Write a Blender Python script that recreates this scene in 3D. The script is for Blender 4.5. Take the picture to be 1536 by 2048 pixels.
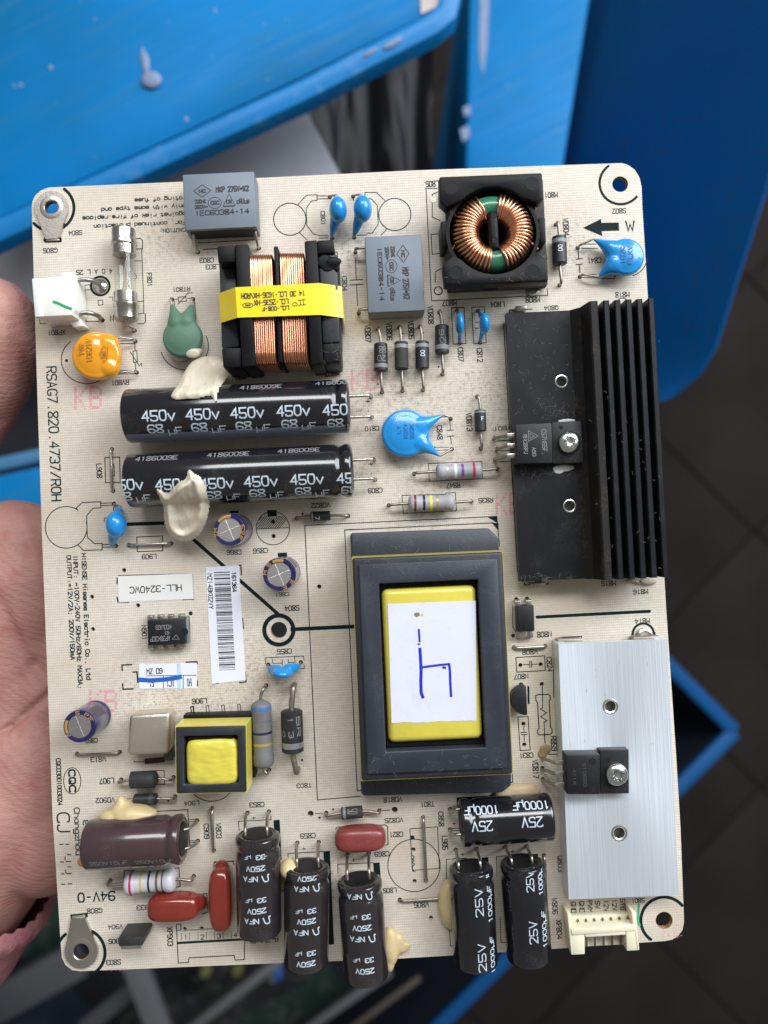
import bpy, bmesh, math, random
from mathutils import Vector, Matrix, Quaternion
random.seed(7)
for o in list(bpy.data.objects): bpy.data.objects.remove(o)
SC = bpy.context.scene
COL = SC.collection
MM = 0.001            # everything below is measured in millimetres, 1 blender unit = 1 m

# ------------------------------------------------------------------ camera
# pose solved from the four corners of the 162 x 205 mm board; board top face is z = 0
F_PX, DIST = 1540.0, 202.7
CAM = Vector((6.35, 8.18, DIST))
w = Vector((-0.0220, 0.0079, 0.0491))
RCAM = Matrix.Rotation(w.length, 3, w.normalized())
cam_d = bpy.data.cameras.new('camera'); cam = bpy.data.objects.new('camera', cam_d); COL.objects.link(cam)
cam.matrix_world = Matrix.Translation(CAM*MM) @ RCAM.transposed().to_4x4()
cam_d.sensor_fit = 'VERTICAL'; cam_d.sensor_height = 24.0; cam_d.lens = 24.0*F_PX/2048
cam_d.clip_start = 0.01; cam_d.clip_end = 20
cam_d.dof.use_dof = True; cam_d.dof.focus_distance = 0.197; cam_d.dof.aperture_fstop = 5.2
SC.camera = cam
SC.render.resolution_x, SC.render.resolution_y = 768, 1024

# ------------------------------------------------------------------ light
wd = bpy.data.worlds.new('World'); SC.world = wd; wd.use_nodes = True
bg = wd.node_tree.nodes['Background']; bg.inputs[0].default_value = (1.0, 0.96, 0.91, 1); bg.inputs[1].default_value = 0.24
def area(name, loc, target, sx, sy, power, col):
    d = bpy.data.lights.new(name, 'AREA'); d.shape = 'RECTANGLE'; d.size = sx; d.size_y = sy; d.energy = power; d.color = col
    o = bpy.data.objects.new(name, d); COL.objects.link(o); o.location = loc
    o.rotation_euler = (Vector(target)-Vector(loc)).to_track_quat('-Z', 'Y').to_euler()
area('daylight_opening', (0.95, 0.62, 0.72), (0, 0, 0), 0.8, 0.9, 25.0, (0.88, 0.94, 1.0))
area('ceiling_daylight', (0.10, 0.95, 1.15), (0, 0, 0), 1.1, 0.35, 17.0, (0.95, 0.97, 1.0))
SC.view_settings.view_transform = 'Standard'; SC.view_settings.look = 'None'; SC.view_settings.exposure = 0.0; SC.view_settings.gamma = 1.0
SC.view_settings.use_curve_mapping = False

# ------------------------------------------------------------------ measuring: photo pixel -> board millimetres at height z
CROPS = dict(A=(40,320,3.84), B=(340,320,2.95385), C=(820,310,2.742857), D=(680,600,4.0421), E=(980,580,3.2), F=(60,720,3.84),
    G=(400,720,4.26667), H=(80,1080,3.84), I=(400,1020,4.8), J=(600,1020,3.3022), K=(1000,1160,3.84), L=(90,1380,4.95484),
    M=(340,1360,4.8), N=(90,1580,3.93846), O=(400,1580,3.84), Q=(760,1560,4.04211), R=(1060,1460,4.2676), S=(0,0,1.70667),
    T=(800,0,2.08696), U=(0,1750,1.536), V=(900,1100,2.1604), W=(0,500,3.415), X=(0,950,2.025), Z=(0,0,1.0))
def P(c, u, v, z=0.0):
    ox, oy, s = CROPS[c]
    d = RCAM.transposed() @ Vector(((ox+u/s-768)/F_PX, -(oy+v/s-1024)/F_PX, -1.0))
    return CAM + d*((z-CAM.z)/d.z)
def LEN(c, l, z=0.0): return l/CROPS[c][2]*(DIST-z)/F_PX
def P2(c, u, v, z=0.0): p = P(c, u, v, z); return (p.x, p.y)

# ------------------------------------------------------------------ materials
MATS = {}
def mat(name, col, rough=0.5, metal=0.0, var=0.12, vs=0.25, dust=0.0, dcol=(0.42,0.38,0.33), ds=2.6, bump=0.0, bs=2.0, coat=0.0, spec=0.5,
        sss=0.0, alpha=1.0, aniso=0.0, stretch=None, emit=None):
    if name in MATS: return MATS[name]
    m = bpy.data.materials.new(name); m.use_nodes = True; nt = m.node_tree; N = nt.nodes; Lk = nt.links
    b = N['Principled BSDF']; b.inputs['Roughness'].default_value = rough; b.inputs['Metallic'].default_value = metal
    b.inputs['Coat Weight'].default_value = coat; b.inputs['Coat Roughness'].default_value = 0.08; b.inputs['Specular IOR Level'].default_value = spec
    b.inputs['Alpha'].default_value = alpha; b.inputs['Anisotropic'].default_value = aniso
    if sss: b.inputs['Subsurface Weight'].default_value = sss; b.inputs['Subsurface Radius'].default_value = (0.004,0.0016,0.001); b.inputs['Subsurface Scale'].default_value = 1.0
    tc = N.new('ShaderNodeTexCoord'); mp = N.new('ShaderNodeMapping'); Lk.new(tc.outputs['Object'], mp.inputs[0])
    mp.inputs['Scale'].default_value = stretch or (1,1,1)
    n = N.new('ShaderNodeTexNoise'); n.inputs['Scale'].default_value = vs*1000; n.inputs['Detail'].default_value = 5; Lk.new(mp.outputs[0], n.inputs[0])
    mx = N.new('ShaderNodeMix'); mx.data_type = 'RGBA'
    mx.inputs[6].default_value = tuple(c*(1-var) for c in col)+(1,); mx.inputs[7].default_value = tuple(min(1,c*(1+var)) for c in col)+(1,)
    Lk.new(n.outputs[0], mx.inputs[0]); out = mx.outputs[2]
    if dust:
        dn = N.new('ShaderNodeTexNoise'); dn.inputs['Scale'].default_value = ds*1000; dn.inputs['Detail'].default_value = 8; dn.inputs['Roughness'].default_value = 0.7
        Lk.new(tc.outputs['Object'], dn.inputs[0])
        d2 = N.new('ShaderNodeTexNoise'); d2.inputs['Scale'].default_value = 140; d2.inputs['Detail'].default_value = 3; Lk.new(tc.outputs['Object'], d2.inputs[0])
        ad = N.new('ShaderNodeMath'); ad.operation = 'MULTIPLY'; Lk.new(dn.outputs[0], ad.inputs[0]); Lk.new(d2.outputs[0], ad.inputs[1])
        rp = N.new('ShaderNodeMapRange'); rp.inputs[1].default_value = 0.27; rp.inputs[2].default_value = 0.52; rp.inputs[3].default_value = 0; rp.inputs[4].default_value = dust
        Lk.new(ad.outputs[0], rp.inputs[0])
        m2 = N.new('ShaderNodeMix'); m2.data_type = 'RGBA'; Lk.new(rp.outputs[0], m2.inputs[0]); Lk.new(out, m2.inputs[6]); m2.inputs[7].default_value = dcol+(1,)
        out = m2.outputs[2]
        rr = N.new('ShaderNodeMapRange'); rr.inputs[3].default_value = rough; rr.inputs[4].default_value = min(1, rough+0.45); Lk.new(rp.outputs[0], rr.inputs[0]); Lk.new(rr.outputs[0], b.inputs['Roughness'])
    Lk.new(out, b.inputs['Base Color'])
    if sss: pass
    if bump:
        bn = N.new('ShaderNodeTexNoise'); bn.inputs['Scale'].default_value = bs*1000; bn.inputs['Detail'].default_value = 4; Lk.new(mp.outputs[0], bn.inputs[0])
        bp = N.new('ShaderNodeBump'); bp.inputs['Strength'].default_value = bump; bp.inputs['Distance'].default_value = 0.0003; Lk.new(bn.outputs[0], bp.inputs['Height']); Lk.new(bp.outputs[0], b.inputs['Normal'])
    MATS[name] = m; return m
def board_material():
    m = bpy.data.materials.new('board_laminate'); m.use_nodes = True; nt = m.node_tree; N = nt.nodes; Lk = nt.links; b = N['Principled BSDF']
    b.inputs['Roughness'].default_value = 0.42; b.inputs['Specular IOR Level'].default_value = 0.45
    tc = N.new('ShaderNodeTexCoord')
    def wave(direction, scale):
        wv = N.new('ShaderNodeTexWave'); wv.bands_direction = direction; wv.inputs['Scale'].default_value = scale; wv.inputs['Distortion'].default_value = 1.2
        wv.inputs['Detail'].default_value = 2; wv.inputs['Detail Scale'].default_value = 3.0; Lk.new(tc.outputs['Object'], wv.inputs[0]); return wv.outputs['Fac']
    def noise(scale, det=4, rough=0.5):
        n = N.new('ShaderNodeTexNoise'); n.inputs['Scale'].default_value = scale; n.inputs['Detail'].default_value = det; n.inputs['Roughness'].default_value = rough
        Lk.new(tc.outputs['Object'], n.inputs[0]); return n.outputs[0]
    def math_(op, a, c):
        x = N.new('ShaderNodeMath'); x.operation = op
        for i, s in enumerate((a, c)):
            if isinstance(s, (int, float)): x.inputs[i].default_value = s
            else: Lk.new(s, x.inputs[i])
        return x.outputs[0]
    def rng(s, a0, a1, b0, b1):
        r = N.new('ShaderNodeMapRange'); Lk.new(s, r.inputs[0])
        for i, q in enumerate((a0,a1,b0,b1)): r.inputs[1+i].default_value = q
        return r.outputs[0]
    def mix(f, a, c):
        x = N.new('ShaderNodeMix'); x.data_type = 'RGBA'; Lk.new(f, x.inputs[0])
        for i, s in ((6,a),(7,c)):
            if isinstance(s, tuple): x.inputs[i].default_value = s+(1,)
            else: Lk.new(s, x.inputs[i])
        return x.outputs[2]
    weave = math_('MULTIPLY', math_('ADD', wave('Y', 470), 0.35), math_('ADD', wave('X', 620), 0.9))
    weave = math_('MULTIPLY', weave, rng(noise(700, 2), 0.2, 0.8, 0.5, 1.5))
    wf = rng(weave, 0.1, 2.4, 0.0, 1.0)
    col = mix(wf, (0.53,0.465,0.375), (0.725,0.67,0.59))
    col = mix(rng(noise(26, 5, 0.6), 0.40, 0.72, 0.0, 0.65), col, (0.47,0.385,0.285))          # aged tint
    spots = math_('MULTIPLY', rng(noise(1100, 6, 0.75), 0.60, 0.75, 0, 1), rng(noise(45, 3), 0.44, 0.66, 0, 1))
    # dirt gathered round the parts that run hot
    acc = None
    for (c,u,v,r) in (('D',520,790,34),('D',1230,1180,16),('B',1080,560,16),('D',1180,720,20),('C',900,500,14),('I',560,1560,22),('H',900,1250,20),('O',1020,700,14),('E',60,880,16),('D',780,1420,18),('D',700,1640,16),('M',520,330,20),('A',1100,560,14),('G',1420,420,9),('G',1400,950,9)):
        q = P(c,u,v)
        vd = N.new('ShaderNodeVectorMath'); vd.operation = 'DISTANCE'; Lk.new(tc.outputs['Object'], vd.inputs[0]); vd.inputs[1].default_value = tuple(q*MM)
        s = rng(vd.outputs['Value'], 0.0, r*MM, 1.0, 0.0); acc = s if acc is None else math_('MAXIMUM', acc, s)
    grime = math_('MULTIPLY', rng(noise(800, 10, 0.78), 0.49, 0.64, 0, 1.0), math_('POWER', acc, 1.1))
    col = mix(math_('MULTIPLY', grime, 0.9), col, (0.20,0.145,0.10))
    col = mix(math_('MULTIPLY', spots, 0.65), col, (0.20,0.16,0.13))
    Lk.new(col, b.inputs['Base Color'])
    Lk.new(rng(grime, 0, 1, 0.40, 0.75), b.inputs['Roughness'])
    bp = N.new('ShaderNodeBump'); bp.inputs['Strength'].default_value = 0.16; bp.inputs['Distance'].default_value = 0.00012; Lk.new(wf, bp.inputs['Height']); Lk.new(bp.outputs[0], b.inputs['Normal'])
    return m

# ------------------------------------------------------------------ mesh helpers
class MB:
    def __init__(s, xf=None): s.v=[]; s.f=[]; s.xf=xf
    def add(s, vs, fs):
        k=len(s.v)
        for p in vs:
            p=Vector(p); s.v.append(s.xf(p) if s.xf else p)
        s.f += [tuple(i+k for i in f) for f in fs]; return s
    def loft(s, loops, caps=True, closed=True):
        n=len(loops[0]); vs=[p for l in loops for p in l]; fs=[]
        for i in range(len(loops)-1):
            for j in range(n if closed else n-1):
                a=i*n+j; b=i*n+(j+1)%n; fs.append((a,b,b+n,a+n))
        if caps: fs.append(tuple(range(n))[::-1]); fs.append(tuple((len(loops)-1)*n+j for j in range(n)))
        return s.add(vs,fs)
    def prism(s, poly, z0, z1, top=1.0):
        cx=sum(p[0] for p in poly)/len(poly); cy=sum(p[1] for p in poly)/len(poly)
        return s.loft([[(p[0],p[1],z0) for p in poly],[(cx+(p[0]-cx)*top,cy+(p[1]-cy)*top,z1) for p in poly]])
    def box(s, x0,x1,y0,y1,z0,z1): return s.prism([(x0,y0),(x1,y0),(x1,y1),(x0,y1)],z0,z1)
    def lathe(s, p0, axis, prof, n=28, caps=True):
        a=Vector(axis).normalized(); u=a.orthogonal().normalized() if abs(a.z)>0.9 else a.cross(Vector((0,0,1))).normalized(); w_=a.cross(u); p0=Vector(p0)
        return s.loft([[p0+a*t+(u*math.cos(6.28318*k/n)+w_*math.sin(6.28318*k/n))*max(r,1e-3) for k in range(n)] for t,r in prof], caps)
    def tube(s, path, r, n=8, caps=True):
        path=[Vector(p) for p in path]; m=len(path); rs=r if isinstance(r,(list,tuple)) else [r]*m; u=None; loops=[]
        for i in range(m):
            t=(path[min(i+1,m-1)]-path[max(i-1,0)]).normalized()
            if u is None: u=t.orthogonal().normalized()
            else:
                u=(u-t*u.dot(t)); u=u.normalized() if u.length>1e-6 else t.orthogonal().normalized()
            w_=t.cross(u); loops.append([path[i]+(u*math.cos(6.28318*k/n)+w_*math.sin(6.28318*k/n))*rs[i] for k in range(n)])
        return s.loft(loops,caps)
    def sell(s, c, r, e=0.6, ang=0.0, n=36, m=20):
        f=lambda x:math.copysign(abs(x)**e,x); ca,sa=math.cos(ang),math.sin(ang); loops=[]
        for i in range(m+1):
            th=-math.pi/2+math.pi*i/m; th=max(-1.55,min(1.55,th)); l=[]
            for k in range(n):
                a=6.28318*k/n; x=r[0]*f(math.cos(th))*f(math.cos(a)); y=r[1]*f(math.cos(th))*f(math.sin(a)); z=r[2]*f(math.sin(th))
                l.append((c[0]+x*ca-y*sa,c[1]+x*sa+y*ca,c[2]+z))
            loops.append(l)
        return s.loft(loops)
    def ell(s, c, r, rot=None, n=20, m=12):
        c=Vector(c); loops=[]
        for i in range(m+1):
            th=math.pi*i/m; th=min(max(th,0.02),math.pi-0.02)
            l=[]
            for k in range(n):
                p=Vector((r[0]*math.sin(th)*math.cos(6.28318*k/n), r[1]*math.sin(th)*math.sin(6.28318*k/n), -r[2]*math.cos(th)))
                l.append(c+(rot@p if rot else p))
            loops.append(l)
        return s.loft(loops)
    def limb(s, path, rs, n=14):
        path=[Vector(p) for p in path]; s.tube(path, rs, n)
        for p,r in zip(path,rs): s.ell(p,(r,r,r),None,14,8)
        return s
    def ribbon(s, pts, w_, mp, closed=False, cap=True):
        pts=[Vector((p[0],p[1])) for p in pts]; q=[pts[0]]
        for p in pts[1:]:
            if (p-q[-1]).length>1e-4: q.append(p)
        if closed and len(q)>2 and (q[0]-q[-1]).length<1e-3: q.pop()
        pts=q; n=len(pts)
        if n<2: return s
        if not closed and cap:
            pts[0]=pts[0]-(pts[1]-pts[0]).normalized()*w_*0.3; pts[-1]=pts[-1]+(pts[-1]-pts[-2]).normalized()*w_*0.3
        L=[];R_=[]
        for i in range(n):
            a=pts[(i-1)%n] if (closed or i>0) else None; b=pts[(i+1)%n] if (closed or i<n-1) else None
            d1=(pts[i]-a).normalized() if a is not None else None; d2=(b-pts[i]).normalized() if b is not None else None
            if d1 is None: d1=d2
            if d2 is None: d2=d1
            t=(d1+d2); t=t.normalized() if t.length>1e-6 else d1
            nn=Vector((-t.y,t.x)); k=max(0.5,nn.dot(Vector((-d1.y,d1.x)))); o=nn*(w_/2/k)
            L.append(mp(pts[i]+o)); R_.append(mp(pts[i]-o))
        vs=L+R_; fs=[(i,i+n,(i+1)%n+n,(i+1)%n) for i in range(n if closed else n-1)]
        return s.add(vs,fs)
EXTRA={}
def obj(name, mb, m, parent=None, origin=None, smooth=35, bevel=0, seg=2, label=None, bang=30, kind=None, cat=None):
    if origin is None: origin = OR.get(parent.name, Vector((0,0,0))) if parent else Vector((0,0,0))
    origin=Vector(origin)
    me=bpy.data.meshes.new(name); me.from_pydata([tuple((Vector(p)-origin)*MM) for p in mb.v],[],mb.f)
    bm=bmesh.new(); bm.from_mesh(me); bmesh.ops.recalc_face_normals(bm, faces=bm.faces)
    if bevel:
        es=[e for e in bm.edges if len(e.link_faces)==2 and e.calc_face_angle(0)>math.radians(bang)]
        bmesh.ops.bevel(bm, geom=es, offset=bevel*MM, segments=seg, affect='EDGES', profile=0.5, clamp_overlap=True)
    bm.to_mesh(me); bm.free()
    return link(name, me, m, parent, origin, smooth, label, kind, cat)
OR={}
def link(name, me, m, parent, origin, smooth=35, label=None, kind=None, cat=None):
    if m is not None: me.materials.append(m)
    if smooth:
        for p in me.polygons: p.use_smooth=True
        me.set_sharp_from_angle(angle=math.radians(smooth))
    o=bpy.data.objects.new(name,me); COL.objects.link(o)
    po=OR.get(parent.name, Vector((0,0,0))) if parent else Vector((0,0,0))
    o.parent=parent; o.location=(Vector(origin)-po)*MM; OR[o.name]=Vector(origin)
    if label: o['label']=label
    if kind: o['kind']=kind
    if cat: o['category']=cat
    return o
def empty(name, origin, label, cat):
    o=bpy.data.objects.new(name,None); COL.objects.link(o); o.location=Vector(origin)*MM; OR[o.name]=Vector(origin)
    o.empty_display_size=0.01; o['label']=label; o['category']=cat; return o
def blob(name, mb, m, parent, origin=None, voxel=0.3, it=6, label=None, fac=0.5, cat=None, disp=None):
    if origin is None: origin = OR.get(parent.name, Vector((0,0,0))) if parent else Vector((0,0,0))
    me=bpy.data.meshes.new('tmp'); me.from_pydata([tuple(p) for p in mb.v],[],mb.f)
    bm=bmesh.new(); bm.from_mesh(me); bmesh.ops.recalc_face_normals(bm, faces=bm.faces); bm.to_mesh(me); bm.free()
    t=bpy.data.objects.new('tmp',me); COL.objects.link(t)
    r=t.modifiers.new('r','REMESH'); r.mode='VOXEL'; r.voxel_size=voxel; r.use_smooth_shade=True
    s=t.modifiers.new('s','SMOOTH'); s.factor=fac; s.iterations=it
    dg=bpy.context.evaluated_depsgraph_get(); nm=bpy.data.meshes.new_from_object(t.evaluated_get(dg))
    bpy.data.objects.remove(t); bpy.data.meshes.remove(me); nm.name=name; nm.materials.clear()
    og=Vector(origin)
    for v in nm.vertices:
        c=v.co
        if disp: c=disp(c.copy())
        v.co=(c-og)*MM
    return link(name,nm,m,parent,og,80,label,None,cat)

# ------------------------------------------------------------------ single-stroke lettering (grid: baseline 2, caps 8, x-height 6)
FONT={'A':'02 28 42;14 34','B':'02 08;~08 28 48 45 25 05;~05 25 45 42 22 02','C':'~47 48 08 02 42 43','D':'02 08;~08 28 48 42 22 02','E':'48 08 02 42;05 35',
'F':'48 08 02;05 35','G':'~47 48 08 02 42 44;44 24','H':'08 02;48 42;05 45','I':'28 22','J':'~38 32 02 03','K':'08 02;48 05;15 42','L':'08 02 42','M':'02 08 25 48 42',
'N':'02 08 42 48','O':'~28 08 02 42 48 28','P':'02 08;~08 28 48 45 25 05','Q':'~28 08 02 42 48 28;24 42','R':'02 08;~08 28 48 45 25 05;25 42','S':'~47 48 08 05 45 42 02 03',
'T':'08 48;28 22','U':'~08 02 42 48','V':'08 22 48','W':'08 12 26 32 48','X':'08 42;02 48','Y':'08 25 48;25 22','Z':'08 48 02 42','0':'~28 08 02 42 48 28','1':'17 28 22',
'2':'~07 08 48 46 24 02;02 42','3':'~07 08 48 45 25;~25 45 42 02 03','4':'32 38 04 44','5':'48 08 05;~05 15 45 42 02 03','6':'~47 48 08 02 42 45 05 04','7':'08 48 12',
'8':'~28 08 06 44 42 22 02 04 46 48 28','9':'~46 45 05 08 48 42 02 03','-':'15 35','/':'02 48','+':'05 45;23 27','~':'~04 16 25 34 46','=':'06 46;04 44','_':'02 42',
'a':'46 42;~45 46 06 02 42 43','b':'08 02;~05 06 46 42 02 03','c':'~45 46 06 02 42 43','d':'48 42;~45 46 06 02 42 43','e':'04 44;~44 46 06 02 42 43','f':'~48 28 24 22;06 46',
'g':'46 41;~45 46 06 02 42 43;~41 40 00 01','h':'08 02;~05 06 46 42','i':'26 22;28 28','k':'08 02;46 04;24 42','l':'28 22','m':'06 02;~05 06 26 22;~25 26 46 42',
'n':'06 02;~05 06 46 42','o':'~26 06 02 42 46 26','p':'06 00;~05 06 46 42 02 03','r':'06 02;~04 06 36 46','s':'~45 46 06 04 44 42 02 03','t':'~28 22 42;06 46','u':'~06 02 42;46 42',
'v':'06 22 46','w':'06 12 25 32 46','y':'06 22;46 10','z':'06 46 02 42','u"':'06 00','@':'06 00;~06 02 42;46 42','.':'22 22',',':'22 11',':':'22 22;25 25',';':'25 25;22 11','\\':'08 42',
'^':'02 28 42 02','&':'02 02;~02 12 08 38 42 43'}
def chaikin(p, it=2):
    closed=(p[0]==p[-1])
    for _ in range(it):
        q=[]
        n=len(p)
        if not closed: q.append(p[0])
        for i in range(n-1):
            a,b=p[i],p[i+1]
            q.append((a[0]*.75+b[0]*.25,a[1]*.75+b[1]*.25)); q.append((a[0]*.25+b[0]*.75,a[1]*.25+b[1]*.75))
        if not closed: q.append(p[-1])
        else: q.append(q[0])
        p=q
    return p
def glyphs(s, length, height, gap=0.30):
    """strokes of string s filling length x height, centred on the origin"""
    n=len(s); adv=length/(n-gap*0.8) if n>1 else length; cw=adv*(1-gap*0.8) if n>1 else length; out=[]
    for i,ch in enumerate(s):
        if ch==' ' or ch not in FONT: continue
        for st in FONT[ch].split(';'):
            sm=st[0]=='~'; pts=[(int(a[0]),int(a[1])) for a in st.lstrip('~').split()]
            if len(pts)==2 and pts[0]==pts[1]: pts=[(pts[0][0],pts[0][1]),(pts[0][0],pts[0][1]+0.5)]
            if sm: pts=chaikin(pts,2)
            out.append([(-length/2+i*adv+p[0]/4*cw, (p[1]-2)/6*height-height/2) for p in pts])
    return out
def resample(p, d):
    out=[p[0]]
    for a,b in zip(p,p[1:]):
        n=max(1,int(math.hypot(b[0]-a[0],b[1]-a[1])/d))
        for i in range(1,n+1): out.append((a[0]+(b[0]-a[0])*i/n,a[1]+(b[1]-a[1])*i/n))
    return out
def flatmap(cx,cy,z,ang,tilt=None):
    ca,sa=math.cos(ang),math.sin(ang)
    return lambda p: Vector((cx+p[0]*ca-p[1]*sa, cy+p[0]*sa+p[1]*ca, z if tilt is None else z+tilt(cx+p[0]*ca-p[1]*sa, cy+p[0]*sa+p[1]*ca)))
def strokes(mb, sts, w_, mp, dz=0.0015, fine=None):
    for i,st in enumerate(sts):
        if fine: st=resample(st,fine)
        cl=len(st)>3 and math.hypot(st[0][0]-st[-1][0],st[0][1]-st[-1][1])<1e-6
        mb.ribbon(st, w_, (lambda p,i=i: mp(p)+Vector((0,0,dz*i))), cl)
    return mb
ANG={0:0.0,180:math.pi,'d':-math.pi/2,'u':math.pi/2}
def T(c, s, u0,v0,u1,v1, ang=180, w_=None, z=0.0, parent=None, m=None, dz=0.03, name='printed_text', base=0.0):
    p=P(c,(u0+u1)/2,(v0+v1)/2,z); a,b=(u1-u0,v1-v0) if ang in (0,180) else (v1-v0,u1-u0)
    l,h=LEN(c,a,z),LEN(c,b,z); k=LEN(c,w_,z)*1.2 if w_ else h*0.155
    mb=strokes(MB(), glyphs(s,l-k,h-k), k, flatmap(p.x,p.y,z+dz,ANG[ang]+base))
    return obj(name, mb, m or INK, parent or PANEL, smooth=0)
def frame(cx,cy,ang,z=0.0):
    ca,sa=math.cos(ang),math.sin(ang)
    return lambda p: Vector((cx+p.x*ca-p.y*sa, cy+p.x*sa+p.y*ca, p.z+z))
def rect(c, pts, z):
    """best rectangle through four measured corners TL TR BR BL lying at height z -> cx, cy, w, h, ang"""
    q=[P(c,u,v,z) for u,v in pts]; cx=sum(p.x for p in q)/4; cy=sum(p.y for p in q)/4
    e=((q[1]-q[0])+(q[2]-q[3]))/2; f=((q[0]-q[3])+(q[1]-q[2]))/2
    return cx,cy,e.length,f.length,math.atan2(e.y,e.x)
# ================================================================== materials used below
INK = mat('ink_dark_green', (0.010,0.020,0.020), 0.55, spec=.25, var=0.25, vs=0.8)
INKG = mat('ink_green_block', (0.006,0.016,0.015), 0.6, spec=.1, var=0.2)
BLACK = mat('black_plastic', (0.006,0.006,0.007), 0.45, dust=0.04, bump=0.15, bs=3, spec=.17)
BLACKS = mat('black_epoxy', (0.010,0.010,0.013), 0.5, spec=.35, dust=0.08, bump=0.12, bs=6)
ANOD = mat('black_anodised', (0.005,0.006,0.009), 0.42, metal=0.0, dust=0.06, spec=0.28, bump=0.1, bs=1.5, stretch=(6,0.4,1))
ALU = mat('brushed_aluminium', (0.74,0.80,0.90), 0.44, metal=0.62, var=0.2, vs=1.1, bump=0.30, bs=0.9, stretch=(2.6,0.035,1), aniso=0.5)
TIN = mat('tinned_lead', (0.50,0.47,0.42), 0.34, metal=1.0, var=0.3, vs=0.9, bump=0.2, bs=2)
TIND = mat('tarnished_lead', (0.36,0.32,0.27), 0.42, metal=1.0, var=0.35, vs=0.9, bump=0.2, bs=2, dust=0.6)
NICK = mat('nickel', (0.47,0.445,0.41), 0.26, metal=1.0, var=0.15, vs=0.5, bump=0.1)
LUGM = mat('tinned_steel_lug', (0.58,0.54,0.49), 0.36, metal=1.0, var=0.15, vs=0.3, bump=0.12, bs=1.5)
SCREW = mat('zinc_screw', (0.66,0.70,0.66), 0.22, metal=1.0, var=0.12)
COPPER = mat('enamelled_copper', (0.80,0.38,0.22), 0.28, metal=1.0, var=0.18, vs=0.3, coat=0.4)
BLUE = mat('blue_epoxy', (0.010,0.25,0.62), 0.26, var=0.06, dust=0.22, coat=0.3, bump=0.1, bs=1.2)
YELTAPE = mat('yellow_tape', (0.62,0.53,0.07), 0.30, var=0.10, dust=0.35, dcol=(.40,.36,.16), bump=0.30, bs=0.35, coat=0.2)
YELTAPE2 = mat('bright_yellow_tape', (0.86,0.64,0.006), 0.34, var=0.04, coat=0.1)
GREYBOX = mat('grey_box', (0.155,0.185,0.225), 0.5, var=0.06, dust=0.12, bump=0.12, bs=3)
PAPER = mat('label_paper', (0.72,0.73,0.80), 0.6, var=0.03)
PAPERT = mat('worn_paper', (0.64,0.65,0.86), 0.6, var=0.05, vs=0.12, dust=0.5, dcol=(0.45,0.40,0.36), ds=0.5)
PAPERC = mat('clear_label', (0.70,0.69,0.66), 0.45, var=0.04)
WHITEP = mat('white_nylon', (0.78,0.77,0.70), 0.38, var=0.03, sss=0.25)
CREAM = mat('cream_nylon', (0.76,0.70,0.52), 0.40, var=0.05, sss=0.2)
GLUE = mat('silicone_glue', (0.62,0.55,0.43), 0.32, var=0.07, vs=0.15, dust=0.30, dcol=(0.50,0.40,0.30), ds=0.6, bump=0.3, bs=0.35, sss=0.2)
GLUEY = mat('yellowed_glue', (0.60,0.47,0.25), 0.34, var=0.10, vs=0.3, bump=0.3, bs=0.4, sss=0.2)
PINK = mat('pink_stamp', (0.70,0.24,0.28), 0.6, var=0.2, vs=2)
DRILL = mat('drill_bottom', (0.045,0.020,0.010), 0.7, var=0.4)
BLUEPEN = mat('blue_pen', (0.010,0.02,0.42), 0.5, var=0.15, vs=1)
INKBLK = mat('black_print', (0.02,0.02,0.026), 0.5, var=0.1)
WPRINT = mat('white_print', (0.52,0.60,0.68), 0.45, var=0.12, vs=1.5)
GPRINT = mat('grey_print', (0.20,0.20,0.21), 0.6, var=0.2, vs=2)
FERR = mat('ferrite', (0.018,0.020,0.026), 0.5, var=0.15, dust=0.16, dcol=(0.22,0.23,0.26), bump=0.12, bs=2)
BOBBIN = mat('slate_bobbin', (0.022,0.027,0.040), 0.48, var=0.15, dust=0.16, dcol=(0.24,0.24,0.26), bump=0.1, bs=2)

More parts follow.
